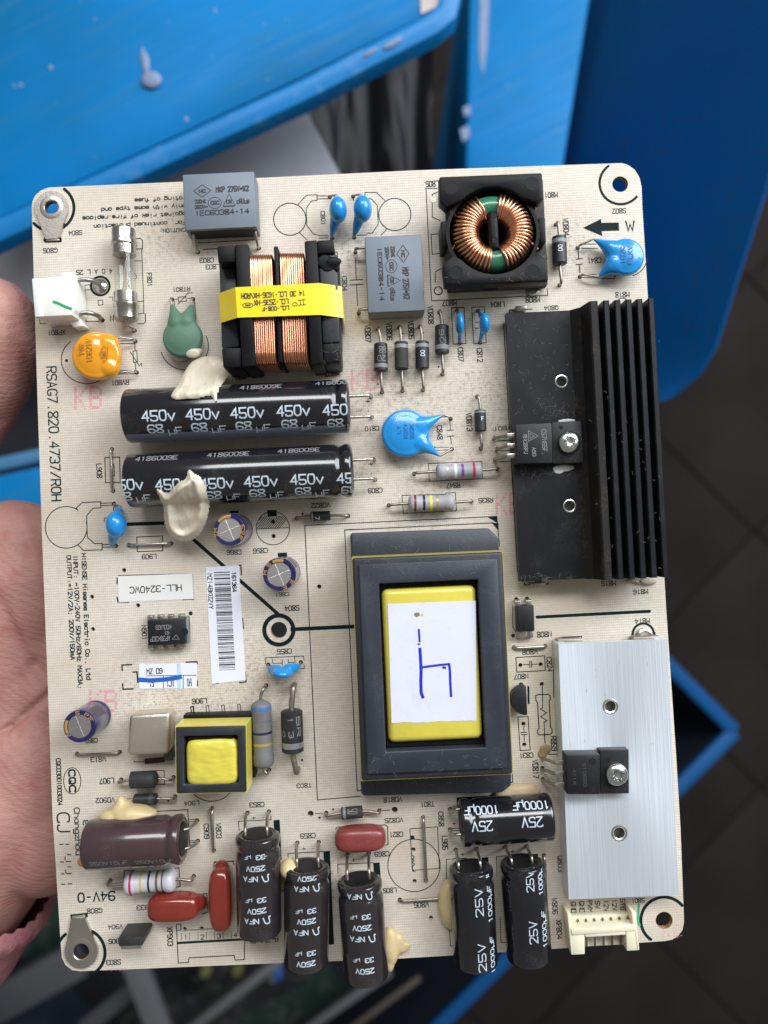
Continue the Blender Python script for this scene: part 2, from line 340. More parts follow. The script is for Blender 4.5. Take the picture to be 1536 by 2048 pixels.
# ================================================================== the circuit board: panel with drilled holes
BOARD = empty('circuit_board', (0,0,0), 'cream power supply circuit board crowded with components, held above the floor by a hand', 'circuit board')
OUT = [(63.5,414),(66,500),(75,800),(85,1097),(96,1380),(105,1631),(111.6,1732),(118,1834),(121.5,1890),(123.5,1915),(131,1930),(144,1940),(160,1942.5),(195,1941),
 (566,1926),(785,1918),(903,1911),(1104,1898),(1329,1882),(1344,1879.5),(1356,1872),(1365,1860),(1368,1844),(1367,1811),(1361,1657),(1352,1507),(1332,1212),(1296,598),(1285,419),
 (1283,372),(1279,355),(1270,340),(1257,330),(1243,326),(820,341),(363,363.5),(120,374),(97,375),(83,380),(71,390),(65,402)]
BIG = [('C',1153,160,44),('R',1145,1625,72),('A',240,358,58),('N',283,1277,66),('I',757,1152,78)]
DRL = '''A 635 1230,A 880 1310,A 887 1392,A 897 1632,A 1168 1072,A 1330 1068,A 194 614,A 303 606
B 165 545,B 525 522,B 945 218,B 957 462,B 1082 215,B 1088 458,B 1095 545,B 1115 905
C 128 243,C 800 382,C 820 715,C 920 510,C 932 668,C 155 745 26
D 310 235,D 340 745,D 480 225,D 505 735,D 645 220,D 672 728,D 802 100,D 828 600,D 945 85,D 968 348,D 1115 88,D 1132 345,D 250 782,D 258 945,D 275 1288,D 285 1450,D 895 960,D 905 1205
D 1110 780,D 1140 1200,D 600 1405,D 1270 1368,D 395 1660,D 1062 1628,D 1250 1115,D 1270 1205,D 1258 1288
F 628 685,F 640 1005,F 645 1105,F 660 1428,F 760 1420,F 1085 1408,G 825 1350,G 1265 1330,G 622 1378,G 627 1503,H 645 232,H 398 437,H 405 685,H 752 503
I 1145 735,I 655 1485,I 968 1462,I 635 1685,I 905 1680,K 125 148,K 207 145,K 140 440,K 222 435,K 107 518,K 347 508,K 157 655,K 313 648,K 162 802,K 322 800,K 345 1278,K 180 1105,K 187 1265,K 325 1360,K 325 1445,K 328 1530
L 318 632,L 742 615,L 755 888,L 1275 865,L 765 1070,L 1290 1055,M 952 862,M 1230 850,M 405 1232,M 745 1275,M 950 1262,M 1350 1285 30,M 1500 1275
N 1330 475,N 515 712,N 1172 678,N 1200 240,N 1205 400,N 1100 1097,N 1235 1092,N 285 570,N 1410 590,O 748 405,O 912 400,O 1132 492,O 1297 487,O 1378 158,O 1495 152 24
Q 348 302,Q 372 812,Q 160 968,Q 495 945,Q 270 562,Q 280 818,Q 412 1115,Q 1325 610,Q 565 400,Q 565 235,Q 612 565,Q 780 555,Q 1015 540,Q 1185 535'''
def build_panel():
    cu=bpy.data.curves.new('c','CURVE'); cu.dimensions='2D'; cu.fill_mode='BOTH'; cu.extrude=0.8*MM
    def spl(pts):
        s=cu.splines.new('POLY'); s.points.add(len(pts)-1)
        for q,p in zip(s.points,pts): q.co=(p[0]*MM,p[1]*MM,0,1)
        s.use_cyclic_u=True
    spl([P2('Z',*p) for p in OUT]); plugs=MB(); done=[]
    def hole(c,u,v,r):
        p=P(c,u,v); n=28 if r>1.5 else 12
        if any((p-q).length<r+rr+0.15 for q,rr in done): return
        done.append((p,r)); spl([(p.x+r*math.cos(6.28318*k/n),p.y+r*math.sin(6.28318*k/n)) for k in range(n)])
        if r<1.5: plugs.prism([(p.x+(r+.1)*math.cos(6.28318*k/8),p.y+(r+.1)*math.sin(6.28318*k/8)) for k in range(8)],-1.9,-1.0)
    for c,u,v,r in BIG: hole(c,u,v,LEN(c,r))
    for t in DRL.replace('\n',',').split(','):
        f=t.split(); hole(f[0],float(f[1]),float(f[2]),LEN(f[0],float(f[3])) if len(f)>3 else 0.58)
    t=bpy.data.objects.new('t',cu); COL.objects.link(t); dg=bpy.context.evaluated_depsgraph_get()
    me=bpy.data.meshes.new_from_object(t.evaluated_get(dg)); bpy.data.objects.remove(t); me.name='board_panel'
    for v in me.vertices: v.co.z-=0.8*MM
    me.materials.clear()
    pn=link('board_panel',me,board_material(),BOARD,(0,0,0),30)
    obj('solder_plugs',plugs,DRILL,pn,smooth=0,kind='stuff')
    return pn
PANEL = build_panel()
DRILLRIM = mat('phenolic_edge', (0.36,0.19,0.07), 0.7, var=0.3)
for c,u,v,r in BIG:                    # brown cut edge inside the five mounting holes
    p=P(c,u,v); r=LEN(c,r)-0.02
    obj('hole_wall', MB().lathe((p.x,p.y,-1.58),(0,0,1),[(0,r),(1.5,r)],32,caps=False), DRILLRIM, PANEL)

# ---- printed lettering
TX='''A S804 370 540 480 578|A G805 175 675 290 715|A F801 975 865 1015 975 d|A RT801 1170 975 1308 1012|A XP801 212 1305 350 1345|A RV801 700 1690 838 1730|A C803 1378 750 1492 790|A L803 1425 800 1536 840
A 4.0_A_L_25 430 838 712 878|A L 682 1050 716 1085|A N 690 1190 722 1240|B C801 890 300 918 385 d|B C804 1015 685 1047 775 d|B M804 363 1270 450 1300|B M802 915 1248 1002 1280|C L805 85 140 160 175|C M801 735 203 812 235
C VD804 838 345 872 445 d|C S802 1108 292 1186 322|C W 1180 358 1235 420 0|C C841 972 562 1050 595|C M818 1125 750 1205 782|C M807 175 795 257 828|C L804 440 805 520 835|C M808 632 777 715 810|C Q804 735 825 815 852
D VD807 200 198 250 345 d|D VD806 373 178 422 328 d|D VD805 550 165 600 320 d|D VD808 708 45 757 195 d|D C807 952 380 1000 500 d|D C812 1105 385 1155 505 d|D C810 200 1018 318 1058|D C809 225 1518 345 1562
D C848 782 1012 830 1130 d|D VD813 1020 910 1070 1062 d|D VB01 1240 1018 1385 1055|D R847 858 1478 972 1522|D R835 1118 1598 1238 1640|D + 205 800 245 842|D + 230 1305 272 1347|D - 210 888 250 908 d|D - 235 1392 275 1412 d
F L908 510 795 554 908 d|F L909 858 1490 972 1530|G VD822 948 1218 1110 1262|G C866 228 1620 355 1662|G C856 452 1605 580 1650|H N901 780 655 822 768 d|H L906 1168 1215 1283 1258|I C861 720 790 858 830|I S804 812 915 955 970|I C855 738 1330 882 1382
J VD818 552 1895 675 1930|J T801 795 1925 888 1960|M T803 1215 990 1360 1035|K N808 283 395 398 440|K W808 170 532 290 572|K C824 358 590 402 705 d|K N807 107 720 218 762|K R859 390 1200 437 1312 d|K C831 147 1325 257 1368|K VD817 250 1380 297 1525 d
K M815 775 5 890 45|K M816 1022 70 1138 110|K M814 1035 295 1152 335|L W813 452 660 605 712|L L907 538 870 685 930|L VD902 502 1065 690 1117|L C850 400 475 522 525|N 94V-0 258 800 552 880|N G808 330 930 452 972|N S803 482 1335 598 1378
N V904 497 1058 612 1095|N V905 500 1170 612 1210|N C933 722 905 850 945|N XP903 962 1080 1008 1228 d|N 1 1098 1140 1122 1180 0|N 2 1225 1138 1255 1178 0|N 3 1355 1130 1385 1170 0|N 4 1485 1122 1515 1162 0|N L904 1097 85 1215 122|N C909 1250 265 1294 385 d|N W803 1345 262 1391 380 d
O C853 380 92 495 132|O C859 770 330 888 372|O C869 1340 470 1455 512|O L805 1405 750 1510 790|O 2N 388 1115 428 1178 d|O 2P 445 1110 485 1172 d|O 1N 500 1100 540 1170 d|O V1P 556 1080 600 1165 d|Q VD825 37 305 188 345|Q C821 75 418 188 462|Q C858 472 255 516 375 d
Q L905 500 450 549 565 d|Q W805 273 985 395 1030|Q Q803 1435 612 1480 740 d|Q W806 1390 955 1436 1085 d|Q XP804 1425 1130 1470 1285 d|R GND 348 1465 394 1560 d|R GND 420 1460 465 1558 d|R PWM 490 1455 534 1555 d|R SW 555 1458 598 1525 d|R 12V 628 1450 672 1550 d|R 12V 700 1445 742 1543 d|R STB 770 1440 814 1538 d|R S801 865 1435 978 1475
O + 395 198 432 232 0|O - 470 202 500 218 0|O + 780 435 815 468 0|O - 852 440 882 456 0|O + 1162 520 1198 555 0|O - 1235 525 1265 541 0|Q + 650 585 682 618 0|Q - 725 592 758 608 0|Q + 1055 562 1088 595 0|Q - 1125 568 1155 584 0|Q + 585 335 615 368 0'''
for t in TX.replace('\n','|').split('|'):
    f=t.split(); a=f[6] if len(f)>6 else '180'
    T(f[0], f[1].replace('_',' '), *[float(x) for x in f[2:6]], ang=int(a) if a.isdigit() else a)
for s,cu_,cv,l in (('rating of fuse',1079,303,399),('only with same type and',950,369,655),('against risk of fire.replace',879,432,800),('For  continued protection',921,496,712),('CAUTION:',1173,540,206)):
    T('A', s, cu_-l/2, cv-17, cu_+l/2, cv+17, 180, 5.2)
T('F','RSAG7.820.4737/ROH',143,45,225,1085,'d',8.5)
T('H','HISENSE Hisense Electric Co., Ltd',337,103,375,1070,'d',6.0); T('H','INPUT: ~100V-240V 50Hz/60Hz MAX3A;',273,118,311,1140,'d',6.0); T('H','OUTPUT:=12V/2A; 200V/150mA',218,118,256,918,'d',6.0)
T('L','CQC03001003024',116,678,166,1140,'d',8); T('L','CQC',232,785,308,1012,'d',14); T('L','CJ',118,1212,250,1432,'d',12); T('N','Changzhou',234,140,282,510,'d',6.5); T('N','E160785',304,240,348,545,'d',6.5)
def line(c, w_, pts, closed=False, z=0.025, m=None, name='printed_outline', parent=None, rnd=False):
    q=[P2(c,u,v) for u,v in pts]
    mb=MB().ribbon(q, LEN(c,w_), lambda p: Vector((p[0],p[1],z)), closed, cap=not rnd)
    if rnd:
        for p in (q[0],q[-1]): mb.add([(p[0]+LEN(c,w_)/2*math.cos(k*.5236),p[1]+LEN(c,w_)/2*math.sin(k*.5236),z-0.008) for k in range(12)],[tuple(range(12))])
    return obj(name, mb, m or INK, parent or PANEL, smooth=0)
def arc(c,cx,cy,rx,ry,a0,a1,n=40): return [(cx+rx*math.cos(math.radians(a0+(a1-a0)*i/n)),cy-ry*math.sin(math.radians(a0+(a1-a0)*i/n))) for i in range(n+1)]
def rc(u0,v0,u1,v1,sk=0.043): 
    d=(u1-u0)*sk; e=(v1-v0)*0.05
    return [(u0,v0),(u1,v0-d),(u1+e,v1-d),(u0+e,v1)]
LN=[('A',7,[(890,605),(925,602),(942,620),(942,682),(890,684)]),('A',6,[(935,684),(938,775),(880,775)]),('A',6,[(938,775),(950,1085),(900,1087)]),('A',6,[(950,1085),(950,1178),(905,1182)]),('A',7,[(962,1178),(965,1240),(950,1258),(900,1258)]),
 ('A',5,[(880,870),(893,885),(896,905),(882,918)]),('A',6,[(840,860),(836,885),(845,905)]),('A',6,[(840,920),(826,945),(842,985)]),
 ('A',6,[(150,1215),(155,1258),(350,1246)]),('A',5,[(205,1213),(208,1250)]),('A',5,[(258,1211),(262,1250)]),('A',6,[(492,962),(490,1000),(542,995),(538,958),(492,962)]),('A',6,[(600,1078),(602,1115),(637,1112),(635,1075),(600,1078)]),('A',6,[(490,1085),(492,1120)]),('A',6,[(502,1190),(505,1240),(610,1240)]),
 ('A',6,[(1190,1070),(1215,1072)]),('A',6,[(1215,1055),(1218,1090),(1278,1085),(1274,1050),(1215,1055)]),('A',6,[(1212,1108),(1262,1055),(1288,1022),(1325,1020)]),('A',6,[(1288,1062),(1340,1062),(1352,1250)]),('A',5,[(1188,1080),(1190,1200)]),
 ('A',7,arc('A',1265,1430,185,180,-25,-165)),('A',7,arc('A',1265,1430,182,180,25,-25)),('A',7,arc('A',515,1535,198,182,130,320)),('A',7,[(640,1665),(695,1660)]),('A',6,[(750,1390),(882,1385)]),('A',6,[(750,1410),(882,1408)]),('A',6,[(740,1620),(885,1615)]),('A',6,[(740,1645),(885,1640)]),('A',6,[(882,1410),(884,1465)]),('A',6,[(868,1468),(872,1555),(902,1552),(898,1464),(868,1468)]),('A',6,[(886,1555),(890,1620)]),('A',6,[(848,1475),(915,1580),(935,1560),(932,1585)]),
 ('B',5,[(165,490),(520,470)]),('B',6,[(195,528),(280,524)]),('B',6,arc('B',708,350,96,95,0,360)),('B',6,arc('B',1328,322,95,95,0,360)),('B',5,[(757,262),(808,208),(868,206),(868,230),(935,228)]),('B',5,[(868,212),(935,212)]),('B',5,[(868,230),(868,240),(835,242),(805,285),(808,385),(845,435),(875,445)]),('B',5,[(765,430),(810,472)]),('B',5,[(880,447),(935,447)]),('B',5,[(880,462),(935,460)]),
 ('B',5,[(1270,240),(1220,192),(1152,192),(1152,215)]),('B',5,[(1152,225),(1190,230),(1225,268),(1230,380),(1195,432),(1165,432)]),('B',5,[(1105,445),(1165,442)]),('B',5,[(1280,410),(1245,445)]),('B',5,[(1080,225),(1085,240)]),
 ('B',5,[(1095,575),(1100,708)]),('B',6,[(1065,710),(1138,706)]),('B',6,[(1065,738),(1140,734)]),('B',5,[(1102,738),(1108,860)]),('B',5,[(500,1245),(355,1255)]),('B',5,[(975,545),(988,545),(1020,1228),(500,1245)]),('B',5,[(615,1180),(618,1232),(740,1226),(738,1205)]),('B',5,[(520,1195),(500,1235)]),
 ('C',5,[(150,183),(88,183),(118,800),(755,770),(752,730)]),('C',5,[(160,200),(122,215),(122,340),(165,360)]),('C',5,[(165,432),(115,435),(122,545),(168,540)]),('C',5,[(180,620),(140,640),(138,700)]),('C',4,[(725,255),(735,340)]),('C',4,[(740,490),(752,575)]),
 ('C',6,[(922,515),(925,570)]),('C',6,[(910,572),(945,568)]),('C',6,[(910,602),(945,598)]),('C',6,[(928,602),(932,645)]),('C',5,[(940,490),(1020,488)]),('C',5,[(940,512),(1030,512)]),('C',5,[(940,658),(1020,655)]),('C',5,[(945,672),(1120,678),(1130,655),(1200,660)]),('C',5,arc('C',1195,560,105,105,-75,-5)),('C',5,[(545,865),(545,850),(600,848)]),('C',5,arc('C',1165,815,32,30,20,160)),
 ('D',6,rc(900,65,1003,62)+[(900,65)]),('D',6,[(900,65),(915,358),(1018,352),(1003,62)]),('D',6,[(1065,58),(1080,352),(1182,346),(1168,55),(1065,58)]),('D',6,[(1095,180),(1120,180)]),('D',6,[(1095,228),(1120,228)]),('D',6,[(888,975),(893,1050)]),('D',7,[(865,1055),(918,1052)]),('D',7,[(868,1102),(922,1098)]),('D',6,[(893,1100),(900,1160)]),('D',5,[(750,950),(880,945)]),('D',5,[(745,1190),(880,1190)]),('D',5,[(765,1185),(770,1215),(880,1212)]),('D',5,[(640,1240),(740,1232)]),
 ('D',6,[(715,1322),(1148,1305),(1152,1445),(722,1465),(715,1322)]),('D',6,[(502,1580),(850,1572),(855,1560),(932,1556),(942,1705),(512,1725),(502,1580)]),('D',6,[(1270,1112),(1410,1112)]),('D',6,[(1270,1132),(1410,1132)]),('D',6,[(1285,1218),(1410,1218)]),
 ('E',6,[(100,225),(88,225),(175,1800),(190,1800)]),('E',5,[(102,230),(185,1795)]),('E',6,[(125,150),(125,130),(270,122)]),('E',6,[(218,1865),(222,1888),(372,1882),(370,1862)]),('E',5,[(135,965),(30,968)]),('E',5,[(135,1095),(45,1100)]),
 ('F',7,[(575,750),(688,745),(693,940),(580,942),(575,750)]),('F',7,[(612,800),(645,800),(648,890),(615,892)]),('F',7,[(820,1360),(1018,1352),(1020,1465),(825,1472),(820,1360)]),('F',6,[(870,1422),(970,1420)]),('F',7,arc('F',278,1285,160,160,55,345)),('F',7,arc('F',278,1285,160,160,-15,15)),('F',7,[(368,1155),(355,1138),(400,1095),(543,1088),(545,1135),(485,1138),(435,1195),(440,1360),(495,1410),(553,1408),(555,1458),(410,1462),(370,1420)]),('F',6,[(545,1100),(640,1098)]),('F',6,[(545,1118),(640,1115)]),('F',6,[(553,1418),(640,1415)]),('F',6,[(555,1438),(640,1435)]),('F',6,[(640,1130),(645,1170)]),('F',6,[(570,1245),(572,1215),(590,1212)]),
 ('G',7,arc('G',622,1435,142,142,0,360)),('G',6,[(482,1443),(762,1430)]),
 ('H',11,[(594,290),(592,335)]),('H',11,[(592,440),(600,476),(680,476)]),('H',6,[(600,272),(1170,260),(1180,455),(1095,458)]),('H',11,[(632,1003),(630,960),(705,957)]),('H',11,[(635,1105),(638,1146),(715,1143)]),('H',11,[(715,1015),(745,1013),(752,1095)]),('H',11,[(1122,938),(1205,935),(1208,950)]),('H',9,[(1208,1080),(1210,1120)]),('H',7,[(1100,592),(1145,590),(1152,780),(1110,783)]),('H',6,[(1155,1283),(1170,1338),(1185,1338),(1180,1275),(1155,1283)]),
 ('M',7,[(205,335),(200,255),(220,252),(228,332)]),('M',7,[(352,325),(346,248),(370,245),(378,322)]),('M',7,[(502,318),(496,242),(520,238),(528,316)]),('M',7,[(655,310),(650,235),(672,230),(680,308)]),('M',7,[(195,337),(770,310)]),
 ('I',12,[(368,532),(392,530),(398,625)]),('I',10,[(410,1040),(418,1140)]),('I',12,[(118,1640),(122,1668),(182,1664)]),('I',12,[(435,1555),(442,1650),(380,1655)]),('I',7,[(628,1480),(625,1418),(995,1402),(998,1440)]),('I',7,[(998,1480),(1000,1522),(960,1524)]),('I',6,[(690,1420),(702,1475),(788,1472)]),('I',6,[(792,1440),(790,1492)]),('I',6,[(848,1438),(845,1492)]),('I',6,[(845,1465),(915,1462),(905,1408)]),
 ('J',6,[(32,102),(115,1915),(400,1890)]),('J',6,[(32,102),(1245,45),(1300,42)]),('J',6,[(1300,42),(1318,240)]),('J',6,[(345,128),(295,132),(378,1855),(400,1852)]),('J',6,[(295,132),(1270,85),(1310,130)]),('J',6,[(1395,1800),(1405,1798),(1402,1740)]),
 ('K',7,[(122,595),(343,582),(348,695),(128,707),(122,595)]),('K',6,[(178,650),(228,648)]),('K',7,[(228,622),(228,672)]),('K',7,[(242,622),(242,672)]),('K',6,[(242,648),(288,646)]),('K',7,[(138,1052),(215,1048),(232,1305),(155,1310),(138,1052)]),('K',6,[(183,1125),(185,1170)]),('K',7,[(160,1172),(208,1170)]),('K',7,[(162,1188),(210,1186)]),('K',6,[(186,1188),(187,1240)]),
 ('K',7,[(325,820),(328,980),(310,992),(358,1020),(312,1050),(360,1080),(338,1092),(345,1250)]),('K',8,[(275,888),(290,880),(370,878),(384,890)]),('K',8,[(275,888),(276,925),(288,940),(300,1140),(288,1155),(290,1180),(305,1190),(388,1185),(400,1172),(398,1140),(388,1130),(378,930),(388,912),(384,890)]),
 ('K',6,[(98,195),(98,360),(120,398)]),('K',8,[(440,470),(442,445),(480,440)]),('K',8,[(580,435),(625,432),(628,468)]),('K',8,[(1012,448),(1012,412),(1028,410)]),('K',8,[(1175,402),(1190,402),(1192,430)]),('K',7,[(480,1335),(370,1340)]),('K',6,[(408,485),(412,900)]),
 ('L',7,[(885,700),(885,712),(1000,708)]),('L',9,[(1175,695),(1270,690)]),('L',7,[(850,812),(1180,795),(1185,935),(855,950),(850,812)]),('L',7,[(1240,275),(1278,275),(1285,480)]),('L',8,arc('L',270,900,85,130,0,360)),('N',7,[(450,235),(445,200),(470,195)]),('N',7,[(800,172),(1125,155),(1140,440)]),('N',6,[(1135,235),(1200,230)]),('N',6,[(1137,250),(1190,248)]),('N',6,[(1140,400),(1205,400)]),('N',6,[(1140,412),(1195,412)]),
 ('N',7,[(622,705),(625,635),(705,632),(710,650)]),('N',7,[(970,625),(1055,612),(1065,760),(1030,765)]),('N',7,arc('N',1310,-30,160,118,-20,-160)),('N',7,[(1330,620),(1332,570),(1480,560),(1490,590)]),('N',7,[(1240,820),(1275,815),(1285,960),(1240,975)]),
 ('N',7,[(1072,1100),(1070,1055),(1035,1057),(1050,1362),(1130,1358),(1135,1322),(1490,1302),(1498,1340),(1570,1335),(1575,1160)]),('N',18,[(1045,1205),(1575,1175)]),('N',6,[(1040,1105),(1070,1103)]),('N',6,[(1125,1103),(1215,1100)]),('N',6,[(1255,1095),(1340,1092)]),
 ('O',6,[(300,310),(295,240),(545,228),(545,200)]),('O',6,[(680,560),(675,488),(1000,470)]),('O',6,[(1060,640),(1058,570),(1330,558)]),('O',6,[(1090,1200),(1095,1285)]),('O',7,[(108,560),(112,552),(262,545)]),('O',7,[(1040,300),(1055,285),(1425,268),(1440,280),(1445,415),(1425,425)]),('O',6,[(885,182),(945,180)]),('O',6,[(1400,156),(1460,154)]),
 ('Q',7,arc('Q',275,690,212,212,0,360)),('Q',6,[(242,395),(465,378),(480,715),(262,730),(242,395)]),('Q',7,[(252,590),(258,610),(272,615),(275,630),(260,640),(276,650),(262,665),(280,680),(262,700),(265,735),(285,742)]),('Q',6,[(535,860),(538,640),(700,632)]),('Q',6,[(560,1190),(570,1342),(600,1342)]),('Q',6,[(945,780),(942,618),(1020,612)]),('Q',6,[(970,1110),(978,1312),(1030,1312)]),('Q',6,[(1465,480),(1510,918)]),('Q',6,[(580,218),(615,215)]),('Q',6,[(580,238),(615,235)]),('Q',6,[(580,392),(640,390)]),('Q',6,[(580,410),(640,408)]),
 ('R',7,[(300,1585),(298,1552),(330,1548)]),('R',7,[(840,1520),(838,1505),(860,1503)]),('R',7,[(300,1600),(315,1830)]),('R',8,[(265,420),(318,1395)]),('R',6,[(120,30),(130,110)])]
for c,w_,pts in LN:
    cl=len(pts)>3 and abs(pts[0][0]-pts[-1][0])<1e-6 and abs(pts[0][1]-pts[-1][1])<1e-6
    line(c,w_*1.0,pts[:-1] if cl else pts,cl)
for u0,v0,u1,v1 in ((115,428,142,428),(165,427,190,427),(175,510,205,510),(158,528,158,550),(122,567,148,567),(165,563,203,563),(180,605,205,605),(163,630,163,652),(128,660,152,660),(170,657,207,657),(130,742,158,742),(182,739,212,739)):
    line('N',8,[(u0,v0),(u1,v1)],name='printed_dash')
for u in (1075,1140,1205,1270,1335,1402,1468):
    for k in range(4): line('N',5,[(u,1128+k*15-(u-1075)*.04),(u,1136+k*15-(u-1075)*.04)],name='printed_dash')
# bold isolation stripes, mounting arcs, arrow, filled blocks
line('I',34,[(-715,137),(-245,122),(750,1000)],z=0.015,m=INKG,name='printed_stripe'); line('I',38,[(880,1146),(1500,1117)],z=0.015,m=INKG,name='printed_stripe')
def ring(c,u,v,r0,r1,a0=0,a1=360,z=0.02,n=48,m=None):
    line(c,(r1-r0),arc(c,u,v,(r0+r1)/2,(r0+r1)/2,a0,a1,n)[:-1 if a1-a0==360 else None],a1-a0==360,z,m or INKG,'printed_ring',rnd=a1-a0!=360)
ring('I',757,1152,120,160)
line('K',24,[(285,285),(1148,240)],z=0.02,m=INKG,name='printed_stripe',rnd=True)
ring('C',1155,155,108,122,125,320); ring('R',1145,1625,186,212,40,235); ring('A',238,368,165,188,-60,55); ring('A',238,368,165,188,222,245); ring('N',283,1282,178,202,-58,65); ring('N',283,1282,178,202,130,152)
ring('A',617,968,62,80)
def poly(c,pts,z=0.02,m=None,name='printed_block'): return obj(name, MB().add([tuple(P2(c,u,v))+(z,) for u,v in pts],[tuple(range(len(pts)))]), m or INKG, PANEL, smooth=0)
poly('C',[(948,400),(1048,350),(1050,372),(1145,370),(1148,415),(1052,418),(1054,445)],name='printed_arrow')
poly('I',[(645,0),(735,0),(738,60),(650,65)]); poly('I',[(285,8),(372,5),(372,30),(288,30)]); poly('I',[(745,412),(835,408),(838,450),(748,450)])
poly('O',[(565,232),(612,228),(632,620),(585,620)]); poly('O',[(948,475),(998,470),(1030,1185),(982,1190)]); poly('O',[(1330,560),(1380,555),(1390,700),(1340,700)]); poly('Q',[(822,628),(875,622),(880,700),(826,700)]); poly('Q',[(1180,602),(1278,596),(1282,680),(1184,680)]); poly('Q',[(618,142),(915,122),(920,200),(622,215)])
poly('J',[(1235,45),(1300,40),(1302,85)]); poly('J',[(1268,82),(1310,88),(1312,128)]); poly('K',[(210,810),(225,818),(228,950),(212,955)])
for i in range(13):   # hatching of the empty capacitor footprint
    t=-135+i*21; a=(t,0); 
    x0=700+t-60; pts=[(x0,178),(x0+95,60)]
    ok=[(x,y) for x,y in resample(pts,6) if (x-700)**2+(y-175)**2<152**2 and not(645<x<742 and y<70)]
    if len(ok)>2: line('I',7,[ok[0],ok[-1]],name='printed_hatch')
for c,u,v,r in (('H',1157,563,16),('K',100,427,15),('M',1435,1322,11),('M',1268,768,11),('Q',262,465,18),('D',308,680,8),('D',508,272,8),('D',672,265,8),('D',798,540,8),('G',875,1313,10),('O',1022,148,8),('L',1222,1097,11),('A',358,1540,12)):
    p=P(c,u,v); r=LEN(c,r); obj('printed_dot', MB().add([(p.x+r*math.cos(k*.5236),p.y+r*math.sin(k*.5236),0.02) for k in range(12)],[tuple(range(12))]), INK, PANEL, smooth=0)
# pink dot-matrix stamps
BIT={'K':['10001','10010','10100','11000','10100','10010','10001'],'B':['11110','10001','10001','11110','10001','10001','11110']}
def stamp(c,u0,v0,u1,v1,txt='KB',drop=0.12):
    mb=MB(); n=len(txt); cwid=(u1-u0)/(n*6-1); chh=(v1-v0)/7
    for i,ch in enumerate(txt):
        for r,row in enumerate(BIT[ch]):
            for k,bit in enumerate(row):
                if bit=='0': continue
                for a in range(2):
                    for b in range(3):
                        if random.random()<drop: continue
                        u=u0+(i*6+k+(a+.5)/2)*cwid; v=v0+(r+(b+.5)/3)*chh; p=P(c,u+random.uniform(-1,1),v-(u-u0)*.04); s=LEN(c,cwid*.21); t=LEN(c,chh*.13)
                        mb.add([(p.x-s,p.y-t,.018),(p.x+s,p.y-t,.018),(p.x+s,p.y+t,.018),(p.x-s,p.y+t,.018)],[(0,1,2,3)])
    obj('stamp_mark',mb,PINK,PANEL,smooth=0)
stamp('F',340,205,552,382); stamp('D',88,560,310,738); stamp('D',1258,1560,1460,1740); stamp('H',378,1155,592,1330); stamp('R',1130,1660,1300,1780,'KB',0.7); stamp('B',215,490,360,560,'KB',.3); stamp('Q',165,1365,240,1420,'B',.4); stamp('N',520,1405,640,1428,'KB',.5)
# ================================================================== component builders
def lead(parent, pts, r=0.36, m=None, name='lead'):
    """pts: list of 3D points; corners are rounded"""
    q=[Vector(p) for p in pts]; out=[q[0]]
    for i in range(1,len(q)-1):
        a,b,c=q[i-1],q[i],q[i+1]; d=min(0.9,(a-b).length*.45,(c-b).length*.45)
        s=b+(a-b).normalized()*d; e=b+(c-b).normalized()*d
        for t in (0,.33,.67,1): out.append(s*(1-t)**2+b*2*t*(1-t)+e*t*t)
    out.append(q[-1])
    return obj(name, MB().tube(out,r,8), m or TIN, parent, smooth=60)
def H(c,u,v,z=-1.2): return P(c,u,v,0)+Vector((0,0,z))
def axial(name, c, body, holes, r, prof, m, label, zc=None, lr=0.36, bands=(), lm=None, n=26):
    """axial part: body=(u0,v0,u1,v1) axis ends, holes=(u,v,u,v); prof in fractions of length / radius"""
    zc=zc if zc is not None else r+0.25; r_=LEN(c,r,zc) if r>12 else r
    a=P(c,body[0],body[1],zc); b=P(c,body[2],body[3],zc); d=b-a; L_=d.length; d.normalize()
    o=obj(name, MB().lathe(a,d,[(t*L_,k*r_) for t,k in prof],n), m, BOARD, origin=((a+b)/2-Vector((0,0,zc))), label=label, smooth=40)
    for t0,t1,mm_,bn in bands:
        def rad(t):
            for (ta,ra),(tb,rb) in zip(prof,prof[1:]):
                if ta<=t<=tb and tb>ta: return ra+(rb-ra)*(t-ta)/(tb-ta)
            return 1
        obj(bn, MB().lathe(a,d,[(t*L_,rad(t)*r_+0.025) for t in (t0,(t0+t1)/2,t1)],n,caps=False), mm_, o)
    for (u,v),e,s in (((holes[0],holes[1]),a,-1),((holes[2],holes[3]),b,1)):
        h=P(c,u,v); k=e+d*s*min(1.2,max(.3,(h-e).length*.3)); lead(o,[e-d*s*.3,k,Vector((h.x,h.y,zc)) if (Vector((h.x,h.y,zc))-k).dot(d*s)>0.3 else k+d*s*.3,Vector((h.x,h.y,-1.2))],lr,lm or TIND)
    o['r']=r_; EXTRA[o.name]=(a,d,L_,r_)
    del o['r']; return o
RESP=[(0,0.45),(0.02,0.8),(0.05,0.98),(0.10,1.04),(0.17,1.02),(0.22,0.90),(0.78,0.90),(0.83,1.02),(0.90,1.04),(0.95,0.98),(0.98,0.8),(1,0.45)]
DIOP=[(0,0.85),(0.03,1),(0.97,1),(1,0.85)]
